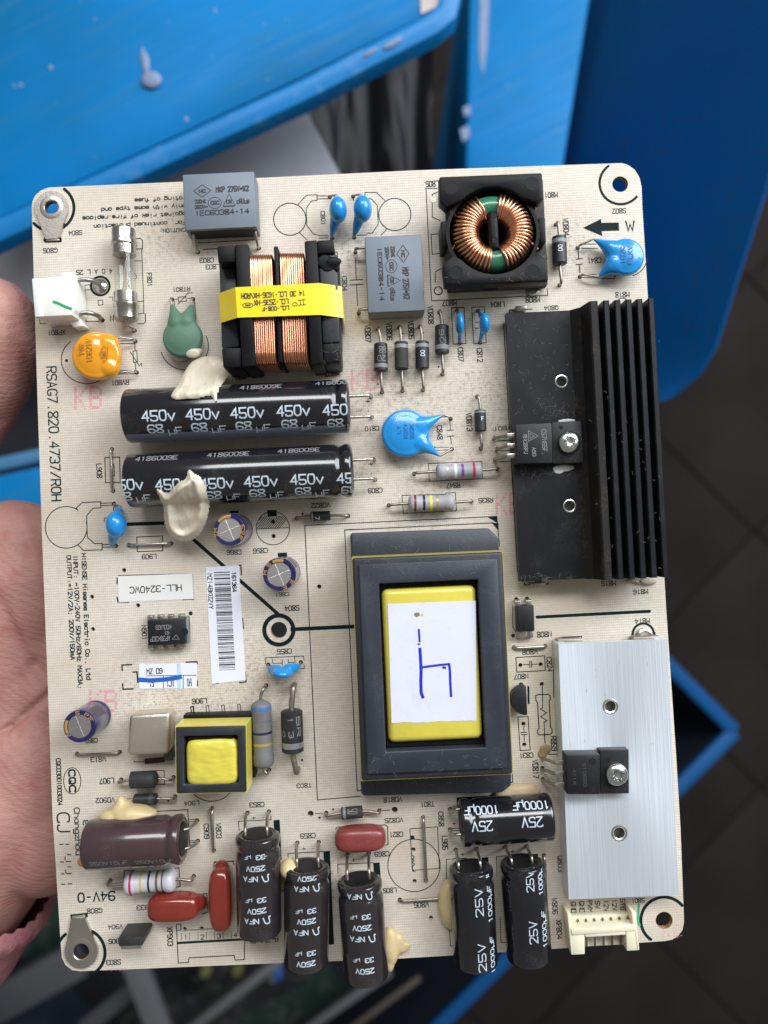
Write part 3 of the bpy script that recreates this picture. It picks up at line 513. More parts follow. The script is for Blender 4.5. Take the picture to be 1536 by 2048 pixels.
def cyltext(o, s, c, u, v, l, h, ang, w_, m, arc0=None):
    """print s wrapped on the barrel of o, centred under photo point (u,v)"""
    a,d,L_,r=EXTRA[o.name]; n=Vector((0,0,1)); n=(n-d*n.dot(d)).normalized(); b=n.cross(d)
    p=P(c,u,v,a.z+r*0.9); q=p-a; s0=q.dot(d); off=max(-.97,min(.97,q.dot(b)/r)); arc_=r*math.asin(off)
    k=(a.z+r); l,h,w_=LEN(c,l,k),LEN(c,h,k),LEN(c,w_,k)
    base=math.atan2(d.y,d.x); t=ANG[ang]-base
    ct,st=math.cos(t),math.sin(t)
    def mp(p):
        x=s0+p[0]*ct-p[1]*st; y=arc_+p[0]*st+p[1]*ct; th=y/r
        return a+d*x+(b*math.sin(th)+n*math.cos(th))*(r+0.03)
    sts=[]
    for g in glyphs(s,l-w_,h-w_):
        # clip to barrel
        g=[p for p in resample(g,0.35) if 0.15<s0+p[0]*ct-p[1]*st<L_-0.15]
        if len(g)>1: sts.append(g)
    mb=MB()
    for i,g in enumerate(sts): mb.ribbon(g,w_,lambda p,i=i:mp(p)+n*0.0015*i,False)
    if mb.f: obj('printed_text',mb,m,o,smooth=0)
def can(name, c, ax, r, zc, m, label, crimp=True, zc2=None, n=40, rim=True):
    """lying electrolytic: ax=(u0,v0,u1,v1) from lead end to far end"""
    a=P(c,ax[0],ax[1],zc); b=P(c,ax[2],ax[3],zc if zc2 is None else zc2); d=b-a; L_=d.length; d.normalize(); r=LEN(c,r,zc+2)
    pr=[(0,r*.78),(0,r*.90),(.15,r*.97),(.5,r)]
    pr+= [(1.6,r),(2.3,r*.95),(2.9,r*.915),(3.5,r*.95),(4.2,r)] if crimp else []
    pr+= [(L_-.9,r),(L_-.35,r*.97),(L_-.08,r*.90),(L_,r*.78)]
    o=obj(name, MB().lathe(a,d,pr,n), m, BOARD, origin=Vector(((a.x+b.x)/2,(a.y+b.y)/2,0)), smooth=40, label=label)
    EXTRA[o.name]=(a,d,L_,r)
    obj('rubber_bung', MB().lathe(a-d*.25,d,[(0,r*.55),(0.05,r*.66),(.3,r*.70)],28), BLACK, o)
    if rim: obj('sleeve_rim', MB().lathe(a,d,[(.02,r*.72),(-.22,r*.78),(-.25,r*.85),(.05,r*.93)],n,caps=False), m, o)
    obj('end_disc', MB().lathe(a+d*(L_-.05),d,[(0,r*.76),(.09,r*.70)],n), mat('can_end',(0.25,0.25,0.26),.4,1.0), o)
    return o,a,d,L_,r
def dome_text(parent, s, c, box_, ang, z, m, w_=None, base=0, dz=0.04): return T(c,s,*box_,ang=ang,w_=w_,z=z,parent=parent,m=m,dz=dz,base=base)

# ---------------- film capacitors in grey boxes
def filmcap(quad, z, label, text_rot, leads):
    cx,cy,w_,h,a=rect('B',quad,z); f=frame(cx,cy,a)
    o=obj('film_capacitor', MB(f).box(-w_/2,w_/2,-h/2,h/2,0.4,z), GREYBOX, BOARD, origin=(cx,cy,0), bevel=.35, label=label)
    return o,cx,cy,w_,h,a
z=7.2
o,cx,cy,w_,h,a=filmcap([(65,88),(500,62),(508,398),(95,412)],z,'grey box film capacitor lying flat at the top edge of the board, print upright',0,0)
f=frame(cx,cy,a); obj('potting', MB(f).box(-w_/2+.9,w_/2-.9,-h/2-.04,-h/2+1,1.0,z-1.0), BLACKS, o)
for (u,v),hh in (((138,420),(165,545)),((503,408),(525,522))):
    q=P('B',u,v,z-3.2); g=P('B',*hh); s=Vector((0,-1,0)); lead(o,[(q.x,q.y+1.2,z-3.2),(q.x,q.y-1.4,z-3.2),(g.x,g.y,1.5),(g.x,g.y,-1.2)],.38,TIN)
def T1(s,b,ang=0,w_=None): return T('B',s,*b,ang=ang,w_=w_*1.2,z=z,parent=o,m=INKBLK,dz=.03)
T1('MKP 275V~X2',(268,153,468,190),w_=5.5); T1('220nK',(145,232,215,258),w_=4.5); T1('250V~',(145,265,225,290),w_=4.5); T1('IEC60384-14',(145,291,470,325),w_=5); T1('CQC',(238,240,292,266),w_=4.5); T1('NC',(168,172,212,196),w_=5.5); T1('cRUus',(392,226,470,260),w_=4.5); T1('DE',(330,234,370,258),w_=4.5)
def LB(pts,w_=4,closed=True,z=z,c='B',parent=None,m=None):
    obj('printed_mark', MB().ribbon([P2(c,u,v,z) for u,v in pts], LEN(c,w_,z), lambda p: Vector((p[0],p[1],z+.025)), closed), m or INKBLK, parent or o, smooth=0)
LB([(140,184),(190,147),(241,180),(191,219)],5); LB(arc('B',265,253,38,33,0,360)[:-1],4); LB([(349,200),(386,268),(314,272)],4); LB([(318,276),(382,273)],5,False)
o,cx,cy,w_,h,a=filmcap([(1148,450),(1480,440),(1510,885),(1172,905)],z,'grey box film capacitor beside the toroid choke, print turned sideways, dusty lower side',0,0)
f=frame(cx,cy,a); obj('potting', MB(f).box(-w_/2-.04,-w_/2+1,-h/2+.9,h/2-.9,1.0,z-1.0), BLACKS, o)
obj('dust_layer', MB(f).box(-w_/2+.3,w_/2-.3,-h/2-.06,-h/2+.5,.8,z-.6), mat('grey_dust',(0.30,0.28,0.25),.95,var=.35,vs=1.5,bump=.8,bs=2), o)
for (u,v),hh in (((1155,518),(1095,545)),((1168,880),(1115,905))):
    q=P('B',u,v,3.6); g=P('B',*hh); lead(o,[(q.x+1.2,q.y,3.4),(g.x+.2,q.y+.1,3.2),(g.x,g.y,1.2),(g.x,g.y,-1.2)],.38,TIND)
T1('MKP 275V~X2',(1374,630,1414,826),'d',5.5); T1('220nK',(1303,508,1330,575),'d',4.5); T1('250V~',(1269,512,1295,592),'d',4.5); T1('IEC60384-14',(1230,512,1260,835),'d',5); T1('CQC',(1295,602,1322,655),'d',4.5); T1('NC',(1364,532,1390,576),'d',5.5); T1('cRUus',(1300,752,1332,832),'d',4.5); T1('DE',(1300,694,1324,732),'d',4.5)
LB([(1376,503),(1412,553),(1379,605),(1340,555)],5); LB(arc('B',1308,628,33,38,0,360)[:-1],4); LB([(1362,712),(1290,748),(1288,678)],4); LB([(1284,680),(1286,745)],5,False)

# ---------------- blue ceramic discs
def disc_cap(c, ctr, R, th, zc, tips, holes, label, tilt=(0,0), m=None, name='disc_capacitor', lm=None, root=.62, tipr=.55):
    p=P(c,ctr[0],ctr[1],zc+th/2); p.z=zc; R=LEN(c,R,zc+th/2); rot=Matrix.Rotation(tilt[0],3,'X')@Matrix.Rotation(tilt[1],3,'Y')
    mb=MB(); mb.ell(p,(R,R,th/2),rot,32,14); mb.lathe(p-rot@Vector((0,0,th*.30)),rot@Vector((0,0,1)),[(0,R*.86),(th*.06,R*.94),(th*.3,R*.985),(th*.54,R*.94),(th*.6,R*.86)],36)
    tp=[]
    for (u,v,zt) in tips:
        t=P(c,u,v,zt); d=(t-p); d.z=0; d.normalize(); st=p+rot@(d*R*root); tp.append((t,d)); mid=st*.45+t*.55
        for q_ in range(9):
            e_=q_/8; rr=(th*.62)*(1-e_)**1.3+tipr*(1-(1-e_)**1.3); c_=st.lerp(t,e_); mb.ell(c_,(rr,rr,min(rr,th*(.47-.1*e_))),rot if e_<.4 else None,14,8)
    o=blob(name,mb,m or BLUE,BOARD,origin=(p.x,p.y,0),voxel=.28,it=7,label=label)
    for (t,d),hh in zip(tp,holes):
        g=P(c,*hh); lead(o,[t-d*.6,t+d*.7,(g.x,g.y,max(.8,t.z*.8)),(g.x,g.y,-1.2)],.30,lm or TIND)
    return o
o=disc_cap('C',(1195,545),106,4.6,3.4,[(1020,467,2.6),(1040,660,2.4)],[(920,510),(932,668)],'large blue disc capacitor overhanging the right edge, below the printed arrow')
BT=mat('blue_dark_print',(0.004,0.11,0.33),.5)
T('C','FLKV',1195,495,1225,595,'u',4,z=5.7,parent=o,m=BT); T('C','102K',1155,500,1185,595,'u',4,z=5.7,parent=o,m=BT)
o=disc_cap('D',(530,1070),200,4.6,3.4,[(815,938,2.6),(792,1250,2.6)],[(895,960),(905,1205)],'large blue disc capacitor in the board centre with two legs to the right')
T('D','LY',462,1015,495,1080,'u',5,z=5.7,parent=o,m=BT); T('D','R2KV',515,1000,550,1118,'u',5,z=5.7,parent=o,m=BT); T('D','222K',565,1000,600,1122,'u',5,z=5.7,parent=o,m=BT)
def edge_cap(c, ctr, rx, ry, zc, holes, tips, label, ang=0.0, rz=3.2):
    p=P(c,ctr[0],ctr[1],zc+1.0); p.z=zc; rx=LEN(c,rx,zc); ry=LEN(c,ry,zc); rot=Matrix.Rotation(ang,3,'Z')
    mb=MB().ell(p,(rx,ry,rz),rot,22,14)
    gs=[P(c,*h_) for h_ in holes]; tp=[P(c,*t_) for t_ in tips]
    for t in tp:
        st=p+(Vector((t.x,t.y,p.z))-p)*.35+Vector((0,0,-rz*.35)); mb.limb([st,(st+t)/2,t],[rx*.62,rx*.48,.52])
    o=blob('disc_capacitor',mb,BLUE,BOARD,origin=(p.x,p.y,0),voxel=.26,it=5,label=label)
    for t,g in zip(tp,gs): lead(o,[t+Vector((0,0,.3)),(g.x,g.y,.6),(g.x,g.y,-1.2)],.30,TIND)
    return o
edge_cap('B',(992,285),54,76,5.8,[(945,218),(957,462)],[(985,212,2.6),(955,448,1.2)],'left of the two glossy blue teardrop capacitors standing on edge at the top')
edge_cap('B',(1138,280),56,78,5.8,[(1082,215),(1088,458)],[(1128,208,2.6),(1088,445,1.2)],'right of the two glossy blue teardrop capacitors standing on edge at the top')
edge_cap('D',(972,185),34,95,5.0,[(945,85),(968,348)],[(950,100,1.6),(967,335,1.0)],'thin blue capacitor on edge, nearer the four diodes')
edge_cap('D',(1172,182),42,88,5.0,[(1115,88),(1132,345)],[(1125,100,1.6),(1132,330,1.0)],'thin blue capacitor on edge, nearer the black heatsink')
edge_cap('F',(652,1262),78,105,5.4,[(645,1105),(660,1428)],[(690,1125,1.6),(628,1430,1.2)],'blue teardrop capacitor on edge near the left edge of the board')
edge_cap('I',(785,1570),100,48,5.2,[(655,1485),(968,1462)],[(660,1515,1.4),(955,1490,1.8)],'small blue capacitor leaning over below the centre mounting hole',-.12)

# ---------------- varistor and thermistor
o=disc_cap('A',(565,1490),192,5.0,4.2,[(745,1375,3.0),(725,1622,2.6)],[(887,1392),(897,1632)],'glossy orange disc varistor by the left edge',m=mat('orange_epoxy',(0.72,0.29,0.012),.16,var=.05,coat=.6,bump=.08,bs=.5),name='varistor',tilt=(0,.06),lm=TIN)
OP=mat('orange_print',(0.36,0.13,0.01),.5); T('A','TVR',452,1412,496,1503,'u',6,z=6.75,parent=o,m=OP); T('A','10621V',508,1372,554,1558,'u',6,z=6.75,parent=o,m=OP)
LB([(640,1430),(672,1445),(668,1530),(645,1545),(612,1490)],6,True,6.72,'A',o,OP); T('A','DE',632,1462,662,1512,'u',6,z=6.72,parent=o,m=OP)
o=disc_cap('A',(1235,1352),158,4.4,3.8,[(1172,1130,2.2),(1318,1130,2.2)],[(1168,1072),(1330,1068)],'matte green disc thermistor beside the choke',m=mat('green_epoxy',(0.085,0.185,0.125),.55,var=.1,vs=.2,dust=.15,bump=.15),name='thermistor',root=.75,tipr=.8)
blob('glue_smear', MB().ell(P('A',1325,1480,4.5),(2.2,1.5,.9)).ell(P('A',1240,1510,1.2),(2.6,1.2,1.2)).ell(P('A',1370,1470,3.2),(1.2,.9,1.6)), GLUE, o, voxel=.3)

# ---------------- fuse
zf=3.7; a=P('A',795,530,zf); b=P('A',818,1232,zf); d=(b-a); L_=d.length; d.normalize(); r=LEN('A',93,zf+2)
GL=bpy.data.materials.new('fuse_glass'); GL.use_nodes=True; nt=GL.node_tree; nt.nodes.clear()
_o=nt.nodes.new('ShaderNodeOutputMaterial'); _m=nt.nodes.new('ShaderNodeMixShader'); _t=nt.nodes.new('ShaderNodeBsdfTransparent'); _t.inputs[0].default_value=(.93,.94,.92,1); _g=nt.nodes.new('ShaderNodeBsdfGlossy'); _g.inputs['Roughness'].default_value=.04; _f0=nt.nodes.new('ShaderNodeLayerWeight'); _f0.inputs[0].default_value=.25; _f=nt.nodes.new('ShaderNodeMapRange'); _f.inputs[3].default_value=.03; _f.inputs[4].default_value=.28; nt.links.new(_f0.outputs['Facing'],_f.inputs[0])
nt.links.new(_f.outputs[0],_m.inputs[0]); nt.links.new(_t.outputs[0],_m.inputs[1]); nt.links.new(_g.outputs[0],_m.inputs[2]); nt.links.new(_m.outputs[0],_o.inputs[0])
o=obj('fuse', MB().lathe(a,d,[(L_*.2,r*.86),(L_*.8,r*.86)],36,caps=False), GL, BOARD, origin=((a.x+b.x)/2,(a.y+b.y)/2,0), label='glass tube fuse with metal end caps at the upper left')
obj('end_cap', MB().lathe(a,d,[(0,r*.6),(.1,r*.92),(.3,r*.97),(L_*.13,r*.98),(L_*.145,r*1.04),(L_*.175,r*1.04),(L_*.19,r*.95),(L_*.29,r*.95),(L_*.29,r*.87)],36), NICK, o)
obj('end_cap', MB().lathe(b,-d,[(0,r*.5),(.05,r*.9),(.3,r*.97),(L_*.13,r*.98),(L_*.145,r*1.04),(L_*.175,r*1.04),(L_*.19,r*.95),(L_*.30,r*.95),(L_*.30,r*.87)],36), NICK, o)
obj('fuse_wire', MB().tube([a+d*L_*.26+Vector((.7,0,.3)),b-d*L_*.26+Vector((-.9,0,.1))],.14,6), TIN, o)
g=P('A',880,1310); lead(o,[b-d*.4,b+d*.9+Vector((.1,0,-.6)),b+d*1.6+Vector((1.2,-.2,-1.6)),(g.x,g.y,.8),(g.x,g.y,-1.2)],.42,TIN)
obj('stamped_mark', strokes(MB(),glyphs('A',2.0,2.2),.22,lambda p:Vector((a.x+.3+p[0]*1,a.y-4.6+p[1],zf+math.sqrt(max(.1,(r*.97)**2-(p[0]+.3)**2))))),TIND,o,smooth=0)

# ---------------- axial diodes
GB=mat('grey_band',(0.22,0.23,0.25),.5,var=.1); DB=mat('diode_body',(0.016,0.016,0.018),.5,dust=.12,bump=.15,bs=3); DBD=mat('dusty_diode',(0.030,0.029,0.029),.75,dust=.5,dcol=(.22,.20,.17),bump=.3,bs=3)
def diode(c,body,holes,r,label,band,zc=2.3,m=None,lr=.40,bm=None): 
    return axial('diode',c,body,holes,r,DIOP,m or DB,label,zc,lr,[(band[0],band[1],bm or GB,'cathode_band')])
o=diode('D',(329,352,331,576),(310,235,340,745),56,'black diode leftmost of the row of four, band at its lower end',(.76,.99)); cyltext(o,'98',  'D',345,400,55,60,'u',5,GPRINT); cyltext(o,'20','D',338,470,75,50,180,5,GPRINT)
diode('D',(494,340,499,562),(480,225,505,735),56,'dusty black diode second in the row, no readable mark',(.01,.25),m=DBD)
o=diode('D',(663,336,666,558),(645,220,672,728),56,'black diode third in the row, marked 8',(.01,.24)); cyltext(o,'8','D',668,430,38,50,0,6,WPRINT)
o=diode('D',(824,206,826,434),(802,100,828,600),57,'black diode standing higher than the other three, nearest the small blue capacitors',(.72,.99)); cyltext(o,'R2','D',832,340,85,50,'u',5,GPRINT); cyltext(o,'9','D',820,262,50,40,'d',5,GPRINT)
o=diode('C',(818,449,822,600),(800,382,820,715),40,'dark diode right of the toroid choke, marked 8',(.01,.26)); cyltext(o,'8','C',824,510,26,36,0,4.5,WPRINT)
o=diode('D',(1132,890,1137,1062),(1110,780,1140,1200),47,'black diode marked F beside the transistor legs',(.02,.15),zc=2.0); cyltext(o,'F','D',1152,958,22,34,0,6,WPRINT)
o=diode('G',(945,1335,1112,1328),(825,1350,1265,1330),42,'small black diode below the two long capacitors',(.0,.13),zc=1.6,lr=.33); cyltext(o,'7','G',1000,1350,30,38,'d',5,WPRINT)
o=diode('L',(885,1088,1110,1078),(765,1070,1290,1055),54,'black diode just above the purple capacitor',(.68,.99),zc=2.0,bm=mat('dark_band',(.045,.045,.055),.5))
o=diode('O',(1085,180,1248,165),(968,178,1378,158),45,'grey dusty diode below the main transformer',(.01,.22),m=DBD,zc=2.0); cyltext(o,'50','O',1170,165,40,75,'d',5,GPRINT)
o=axial('bead_inductor','L',(855,893,1125,880),(755,888,1275,865),82,[(0,.96),(.02,1),(.86,1),(.93,.75),(1,.25)],mat('ferrite_bead',(.028,.030,.034),.6,dust=.2,bump=.2),'thick black ferrite bead inductor left of the small transformer',2.7,.36)
o=diode('M',(1167,290,1180,690),(1200,40,1230,850),104,'large black diode with silver band right of the grey resistor',(.74,.99),zc=4.0,lr=.72,bm=mat('silver_band',(.34,.35,.38),.35,.6)); 
for s,u,v,l,hh,an in (('BR',1232,450,190,46,'d'),('1 3',1160,455,200,52,'d'),('0',1090,525,60,40,'d')): cyltext(o,s,'M',u,v,l,hh,an,8,GPRINT)
# ---------------- axial resistors
def cband(n,col,metal=0.0): return mat('band_'+n,col,.45,metal,var=.15,vs=1)
RG=mat('grey_resistor',(0.33,0.33,0.35),.5,var=.1,dust=.35,bump=.15); RGW=mat('pale_resistor',(0.50,0.50,0.54),.42,var=.08,dust=.2,bump=.12); RGB_=mat('bluegrey_resistor',(0.135,0.135,0.14),.5,var=.1,dust=.2,bump=.2)
axial('resistor','D',(775,1388,1148,1374),(600,1405,1270,1368),64,RESP,RG,'grey resistor with white, violet and red bands left of the black transistor',2.7,.38,[(.22,.26,cband('silver',(.5,.5,.5),.5),'colour_band'),(.39,.45,cband('white',(.72,.72,.74)),'colour_band'),(.54,.60,cband('violet',(.14,.06,.30)),'colour_band'),(.79,.84,cband('red',(.50,.02,.05)),'colour_band')])
axial('resistor','D',(552,1645,928,1635),(395,1660,1062,1628),68,RESP,RG,'grey resistor with a bright yellow band above the main transformer',2.8,.38,[(.12,.17,cband('maroon',(.16,.015,.015)),'colour_band'),(.31,.36,cband('black',(.015,.012,.03)),'colour_band'),(.46,.51,cband('yellow',(.78,.66,.02)),'colour_band'),(.60,.64,cband('gold',(.50,.34,.10),.5),'colour_band')])
axial('resistor','N',(632,738,1030,705),(515,712,1172,678),86,RESP,RGW,'pale resistor with five bands below the purple capacitor',2.9,.40,[(.13,.175,cband('crimson',(.45,.015,.10)),'colour_band'),(.33,.375,cband('mustard',(.55,.42,.10)),'colour_band'),(.49,.53,cband('black',(.015,.012,.03)),'colour_band'),(.64,.69,cband('brown',(.15,.085,.03)),'colour_band'),(.76,.79,cband('plum',(.12,.06,.09)),'colour_band')])
o=axial('resistor','M',(872,188,900,830),(920,50,952,862),96,[(0,.25),(.03,.6),(.06,.9),(.09,1),(.16,1),(.19,.97),(.80,.97),(.83,1.03),(.95,1.03),(.98,.9),(1,.6)],RGB_,'thick grey resistor with a blue band beside the small transformer',3.4,.42,[(.10,.145,cband('blue',(.05,.15,.42)),'colour_band'),(.29,.32,cband('darkgrey',(.12,.12,.13)),'colour_band'),(.465,.50,cband('black',(.015,.012,.03)),'colour_band'),(.63,.67,cband('gold',(.50,.34,.10),.5),'colour_band')])
# ---------------- jumper wires
def jumper(c,a,b,label,r=.36,zt=.9,m=None):
    p=P(c,*a); q=P(c,*b); d=(q-p).normalized()
    o=obj('jumper_wire', MB().tube([p+Vector((0,0,-1.2)),p+Vector((0,0,.3)),p+d*.5+Vector((0,0,zt*.85)),p+d*1.1+Vector((0,0,zt)),q-d*1.1+Vector((0,0,zt)),q-d*.5+Vector((0,0,zt*.85)),q+Vector((0,0,.3)),q+Vector((0,0,-1.2))],r,8), m or TIN, BOARD, origin=(p+q)/2, smooth=60, label=label)
jumper('F',(628,685),(640,1005),'upright bare jumper wire by the part number on the left edge'); jumper('F',(760,1420),(1085,1408),'level jumper wire above the white model sticker'); jumper('L',(318,632),(742,615),'level jumper wire left of the metal can',m=TIND); jumper('K',(107,518),(347,508),'short level jumper wire left of the aluminium heatsink',.42)
jumper('N',(1318,148),(1330,475),'upright jumper wire right of the purple capacitor',.45); jumper('Q',(348,302),(372,812),'long upright jumper wire crossing the printed circle',.42); jumper('Q',(160,968),(495,945),'level jumper wire left of the lower black capacitors',m=TIND); jumper('Q',(1325,610),(1345,1130),'upright jumper wire beside the rightmost black capacitor')

# ---------------- long lying capacitors 450 V
CANB=mat('black_sleeve',(0.007,0.0075,0.011),.17,var=.15,dust=.12,coat=.5,bump=.06,bs=.25)
STR=mat('grey_stripe',(0.17,0.19,0.25),.3,var=.1)
def longcap(ax,holes,label,y450,xs,y68,ser,sers):
    o,a,d,L_,r=can('electrolytic_capacitor','Z',ax,54.5,7.6,CANB,label)
    for (u,v,hu,hv) in holes:
        g=P('G',hu,hv); q=P('G',u,v,4.5); lead(o,[Vector((q.x-.9,q.y,4.6)),Vector((g.x-.6,q.y,4.4)),Vector((g.x,g.y,2.6)),Vector((g.x,g.y,-1.2))],.42,TIN)
    for x,dy in xs:
        cyltext(o,'450v','Z',x,y450+dy,68,23,0,3.0,WPRINT); cyltext(o,'68','Z',x-9,y68+dy,33,21,0,2.9,WPRINT); cyltext(o,'@F','Z',x+30,y68+dy+3,30,18,0,2.2,WPRINT)
    for x,dy in sers: cyltext(o,'4186009E','Z',x,ser+dy,86,15,0,2.2,GPRINT)
    return o,a,d,L_,r
o,a,d,L_,r=longcap((697,813,255,833),((1262,310,1462,315),(1268,490,1468,490)),'upper of the two long black capacitors lying side by side, glue on its upper edge',829,[(318,3),(406,0),(495,-3),(587,-7),(679,-9)],854,775,[(520,-4),(672,-13)])
n=Vector((0,0,1)); b=n.cross(d)
mb=MB()
for t0,t1 in ((-1.42,-.86),): mb.loft([[a+d*x+(b*math.sin(-t)+n*math.cos(t))*(r+.02) for t in [t0+(t1-t0)*k/6 for k in range(7)]] for x in (.8,4.5,L_*.5,L_-1)],caps=False,closed=False)
obj('polarity_stripe',mb,STR,o)
o,a,d,L_,r=longcap((704,941,259,962),((1285,855,1490,850),(1292,1020,1495,1020)),'lower of the two long black capacitors lying side by side, glue smeared on its lower edge',966,[(254,4),(345,3),(434,1),(522,-3),(614,-7),(707,-10)],989,909,[(310,6),(454,-2),(596,-10)])

# ---------------- purple capacitor
PUR=mat('purple_sleeve',(0.050,0.028,0.031),.22,var=.1,dust=.1,coat=.4,bump=.08,bs=.3)
o,a,d,L_,r=can('electrolytic_capacitor','N',(1085,385,335,432),188,6.6,PUR,'dull purple capacitor lying near the lower left, glued at its upper side')
for (u,v,hu,hv) in ((1090,318,1200,240),(1090,470,1205,400)):
    q=P('N',u,v,6); g=P('N',hu,hv); lead(o,[q-Vector((.8,0,0)),q+Vector((1.2,0,-1.0)),Vector((g.x,g.y,2)),Vector((g.x,g.y,-1.2))],.40,TIND)
for s,u in (('250V10@F',500),('250V10@F',860)): cyltext(o,s,'N',u,578-(u-500)*.03,300,40,0,5,GPRINT)

# ---------------- brown-black 250 V capacitors lying along the lower edge
BRN=mat('brown_black_sleeve',(0.020,0.016,0.018),.16,var=.15,dust=.1,coat=.5,bump=.05,bs=.25)
def cap250(ax,r,leads,blocks,uc,label,slope=0,zc=6.3,zc2=None):
    o,a,d,L_,r=can('electrolytic_capacitor','O',ax,r,zc,BRN,label,zc2=zc2)
    for (u,v,hu,hv) in leads:
        q=P('O',u,v,zc+1); g=P('O',hu,hv); lead(o,[q-Vector((0,.8,0)),q+Vector((0,1.2,0)),Vector((g.x,g.y,3.2)),Vector((g.x,g.y,-1.2))],.40,TIND)
    for s,v in blocks:
        u=uc+slope*(v-900)
        if s=='33': cyltext(o,'33',   'O',u+45,v,70,38,180,6.5,WPRINT); cyltext(o,'@F','O',u-55,v+6,58,30,180,5,WPRINT)
        elif s=='250': cyltext(o,'250V','O',u+5,v,148,42,180,7,WPRINT)
        else: cyltext(o,'NFA','O',u-38,v,118,42,180,7,WPRINT); cyltext(o,'&','O',u+78,v,62,58,180,8,WPRINT)
    return o
cap250((443,342,458,1092),170,((348,340,365,175),(515,330,530,165)),(('33',512),('250',600),('N',680),('33',842),('250',925),('N',1003)),432,'first of the three brown-black capacitors from the left, beside the upright red capacitor',.03)
cap250((822,585,815,1332),172,((745,575,748,405),(908,565,912,400)),(('250',675),('N',755),('33',925),('250',1005),('N',1090),('33',1250),('250',1330)),815,'middle of the three brown-black capacitors, overhanging the lower edge',-.01)
cap250((1225,690,1278,1435),172,((1130,665,1132,492),(1300,655,1297,487)),(('250',745),('N',815),('33',970),('250',1055),('N',1140),('33',1300),('250',1385)),1228,'third of the three brown-black capacitors, overhanging lowest with yellow glue at its side',.07)
# ---------------- black 25 V capacitors
def cap25(ax,r,leads,label,zc=6.2):
    o,a,d,L_,r=can('electrolytic_capacitor','Q',ax,r,zc,CANB,label)
    for (u,v,hu,hv) in leads:
        q=P('Q',u,v,zc+.5); g=P('Q',hu,hv); e=q-d*1.3; lead(o,[q+d*.8,e,Vector((g.x,g.y,3.0)),Vector((g.x,g.y,-1.2))],.40,TIN)
    return o
o=cap25((735,705,775,1482),178,((635,715,612,565),(812,705,780,555)),'left of the two upright black capacitors at the lower edge')
for s,u,v,l,h_ in (('25V',800,985,225,68),('1000@F',893,1015,300,50),('25V',825,1430,225,68),('1000@F',915,1430,300,48),('1000@F',870,740,130,40)): cyltext(o,s,'Q',u,v,l,h_,'u',7.5,WPRINT)
o=cap25((1150,665,1208,1442),182,((1065,680,1015,540),(1230,665,1185,535)),'right of the two upright black capacitors at the lower edge')
for s,u,v,l,h_ in (('25V',1210,815,165,66),('1000@F',1300,810,255,48),('25V',1238,1225,180,72),('1000@F',1335,1215,295,50)): cyltext(o,s,'Q',u,v,l,h_,'u',7.5,WPRINT)
o=cap25((655,345,1385,292),184,((640,235,565,235),(645,440,565,400)),'black capacitor lying crosswise beside the aluminium heatsink')
for s,u,v,l,h_ in (('1000@F',822,258,285,76),('25V',825,368,170,82),('1000@F',1225,222,300,76),('25V',1228,335,172,82)): cyltext(o,s,'Q',u,v,l,h_,180,9,WPRINT)

# ---------------- standing capacitors
NAVY=mat('navy_sleeve',(0.012,0.012,0.075),.22,var=.1,coat=.5); GOLD=mat('gold_print',(0.50,0.28,0.06),.35,.3,var=.1); CANTOP=mat('aluminium_top',(0.62,0.60,0.60),.38,1.0,var=.08,bump=.15)
def stand(c,u,v,r,h,label,word,wedge):
    p=P(c,u,v,h); r=LEN(c,r,h)
    o=obj('electrolytic_capacitor', MB().lathe((p.x,p.y,.2),(0,0,1),[(0,r*.9),(.3,r),(1.2,r),(1.7,r*.93),(2.2,r),(h-.7,r),(h-.3,r*.985),(h-.1,r*.93),(h-.12,r*.80),(h-.2,r*.73),(h-.45,r*.70)],44), NAVY, BOARD, origin=(p.x,p.y,0), label=label, smooth=40)
    t=obj('can_top', MB().lathe((p.x,p.y,h-.3),(0,0,1),[(0,r*.71),(.16,r*.71)],44), CANTOP, o)
    for k in (0,1):
        q=.35+k*math.pi/2; dx,dy=math.cos(q)*r*.66,math.sin(q)*r*.66
        obj('score_line', MB().tube([(p.x-dx,p.y-dy,h-.16),(p.x+dx,p.y+dy,h-.16)],.10,6), CANTOP, t)
    a0,a1=wedge
    def ringmap(rr,an): return Vector((p.x+rr*math.cos(an),p.y+rr*math.sin(an),h+.1+.035-(.0 if .78<rr/r<.92 else 0.06)))
    obj('sleeve_print', MB().loft([[ringmap(r*(.74+.24*k/4),math.radians(a0+(a1-a0)*i/12)) - Vector((0,0,max(0,(k-2.4))*.09)) for k in range(5)] for i in range(13)],caps=False,closed=False), GOLD, o)
    for ch,an in word:
        th=math.radians(an); c_=Vector((p.x+r*.84*math.cos(th),p.y+r*.84*math.sin(th)))
        obj('printed_text', strokes(MB(),glyphs(ch,r*.22,r*.20),r*.045,flatmap(c_.x,c_.y,h+.15,th-math.pi/2)), GOLD, o, smooth=0)
    # lighter print block down the sleeve
    obj('sleeve_print', MB().loft([[Vector((p.x+(r+.03)*math.cos(math.radians(q)),p.y+(r+.03)*math.sin(math.radians(q)),zz)) for q in range(20,66,5)] for zz in (4.2,h-2.2)],caps=False,closed=False), mat('grey_gold_print',(.06,.052,.06),.4,.2), o)
    return o
stand('I',282,190,156,11.5,'standing navy capacitor between the glue blob and the empty round footprint',[('M',180),('Z',200),('9',10),('0',-3),('2',-15),('E',-38)],(82,140))
stand('I',760,618,160,11.5,'standing navy capacitor above the centre mounting hole',[('6',135),('M',170),('F',-35),('E',-70)],(70,115))
stand('L',340,362,160,11.5,'standing navy capacitor at the left edge, leaning outward in view',[('S',95),('P',55),('E',30),('A',215)],(150,205))

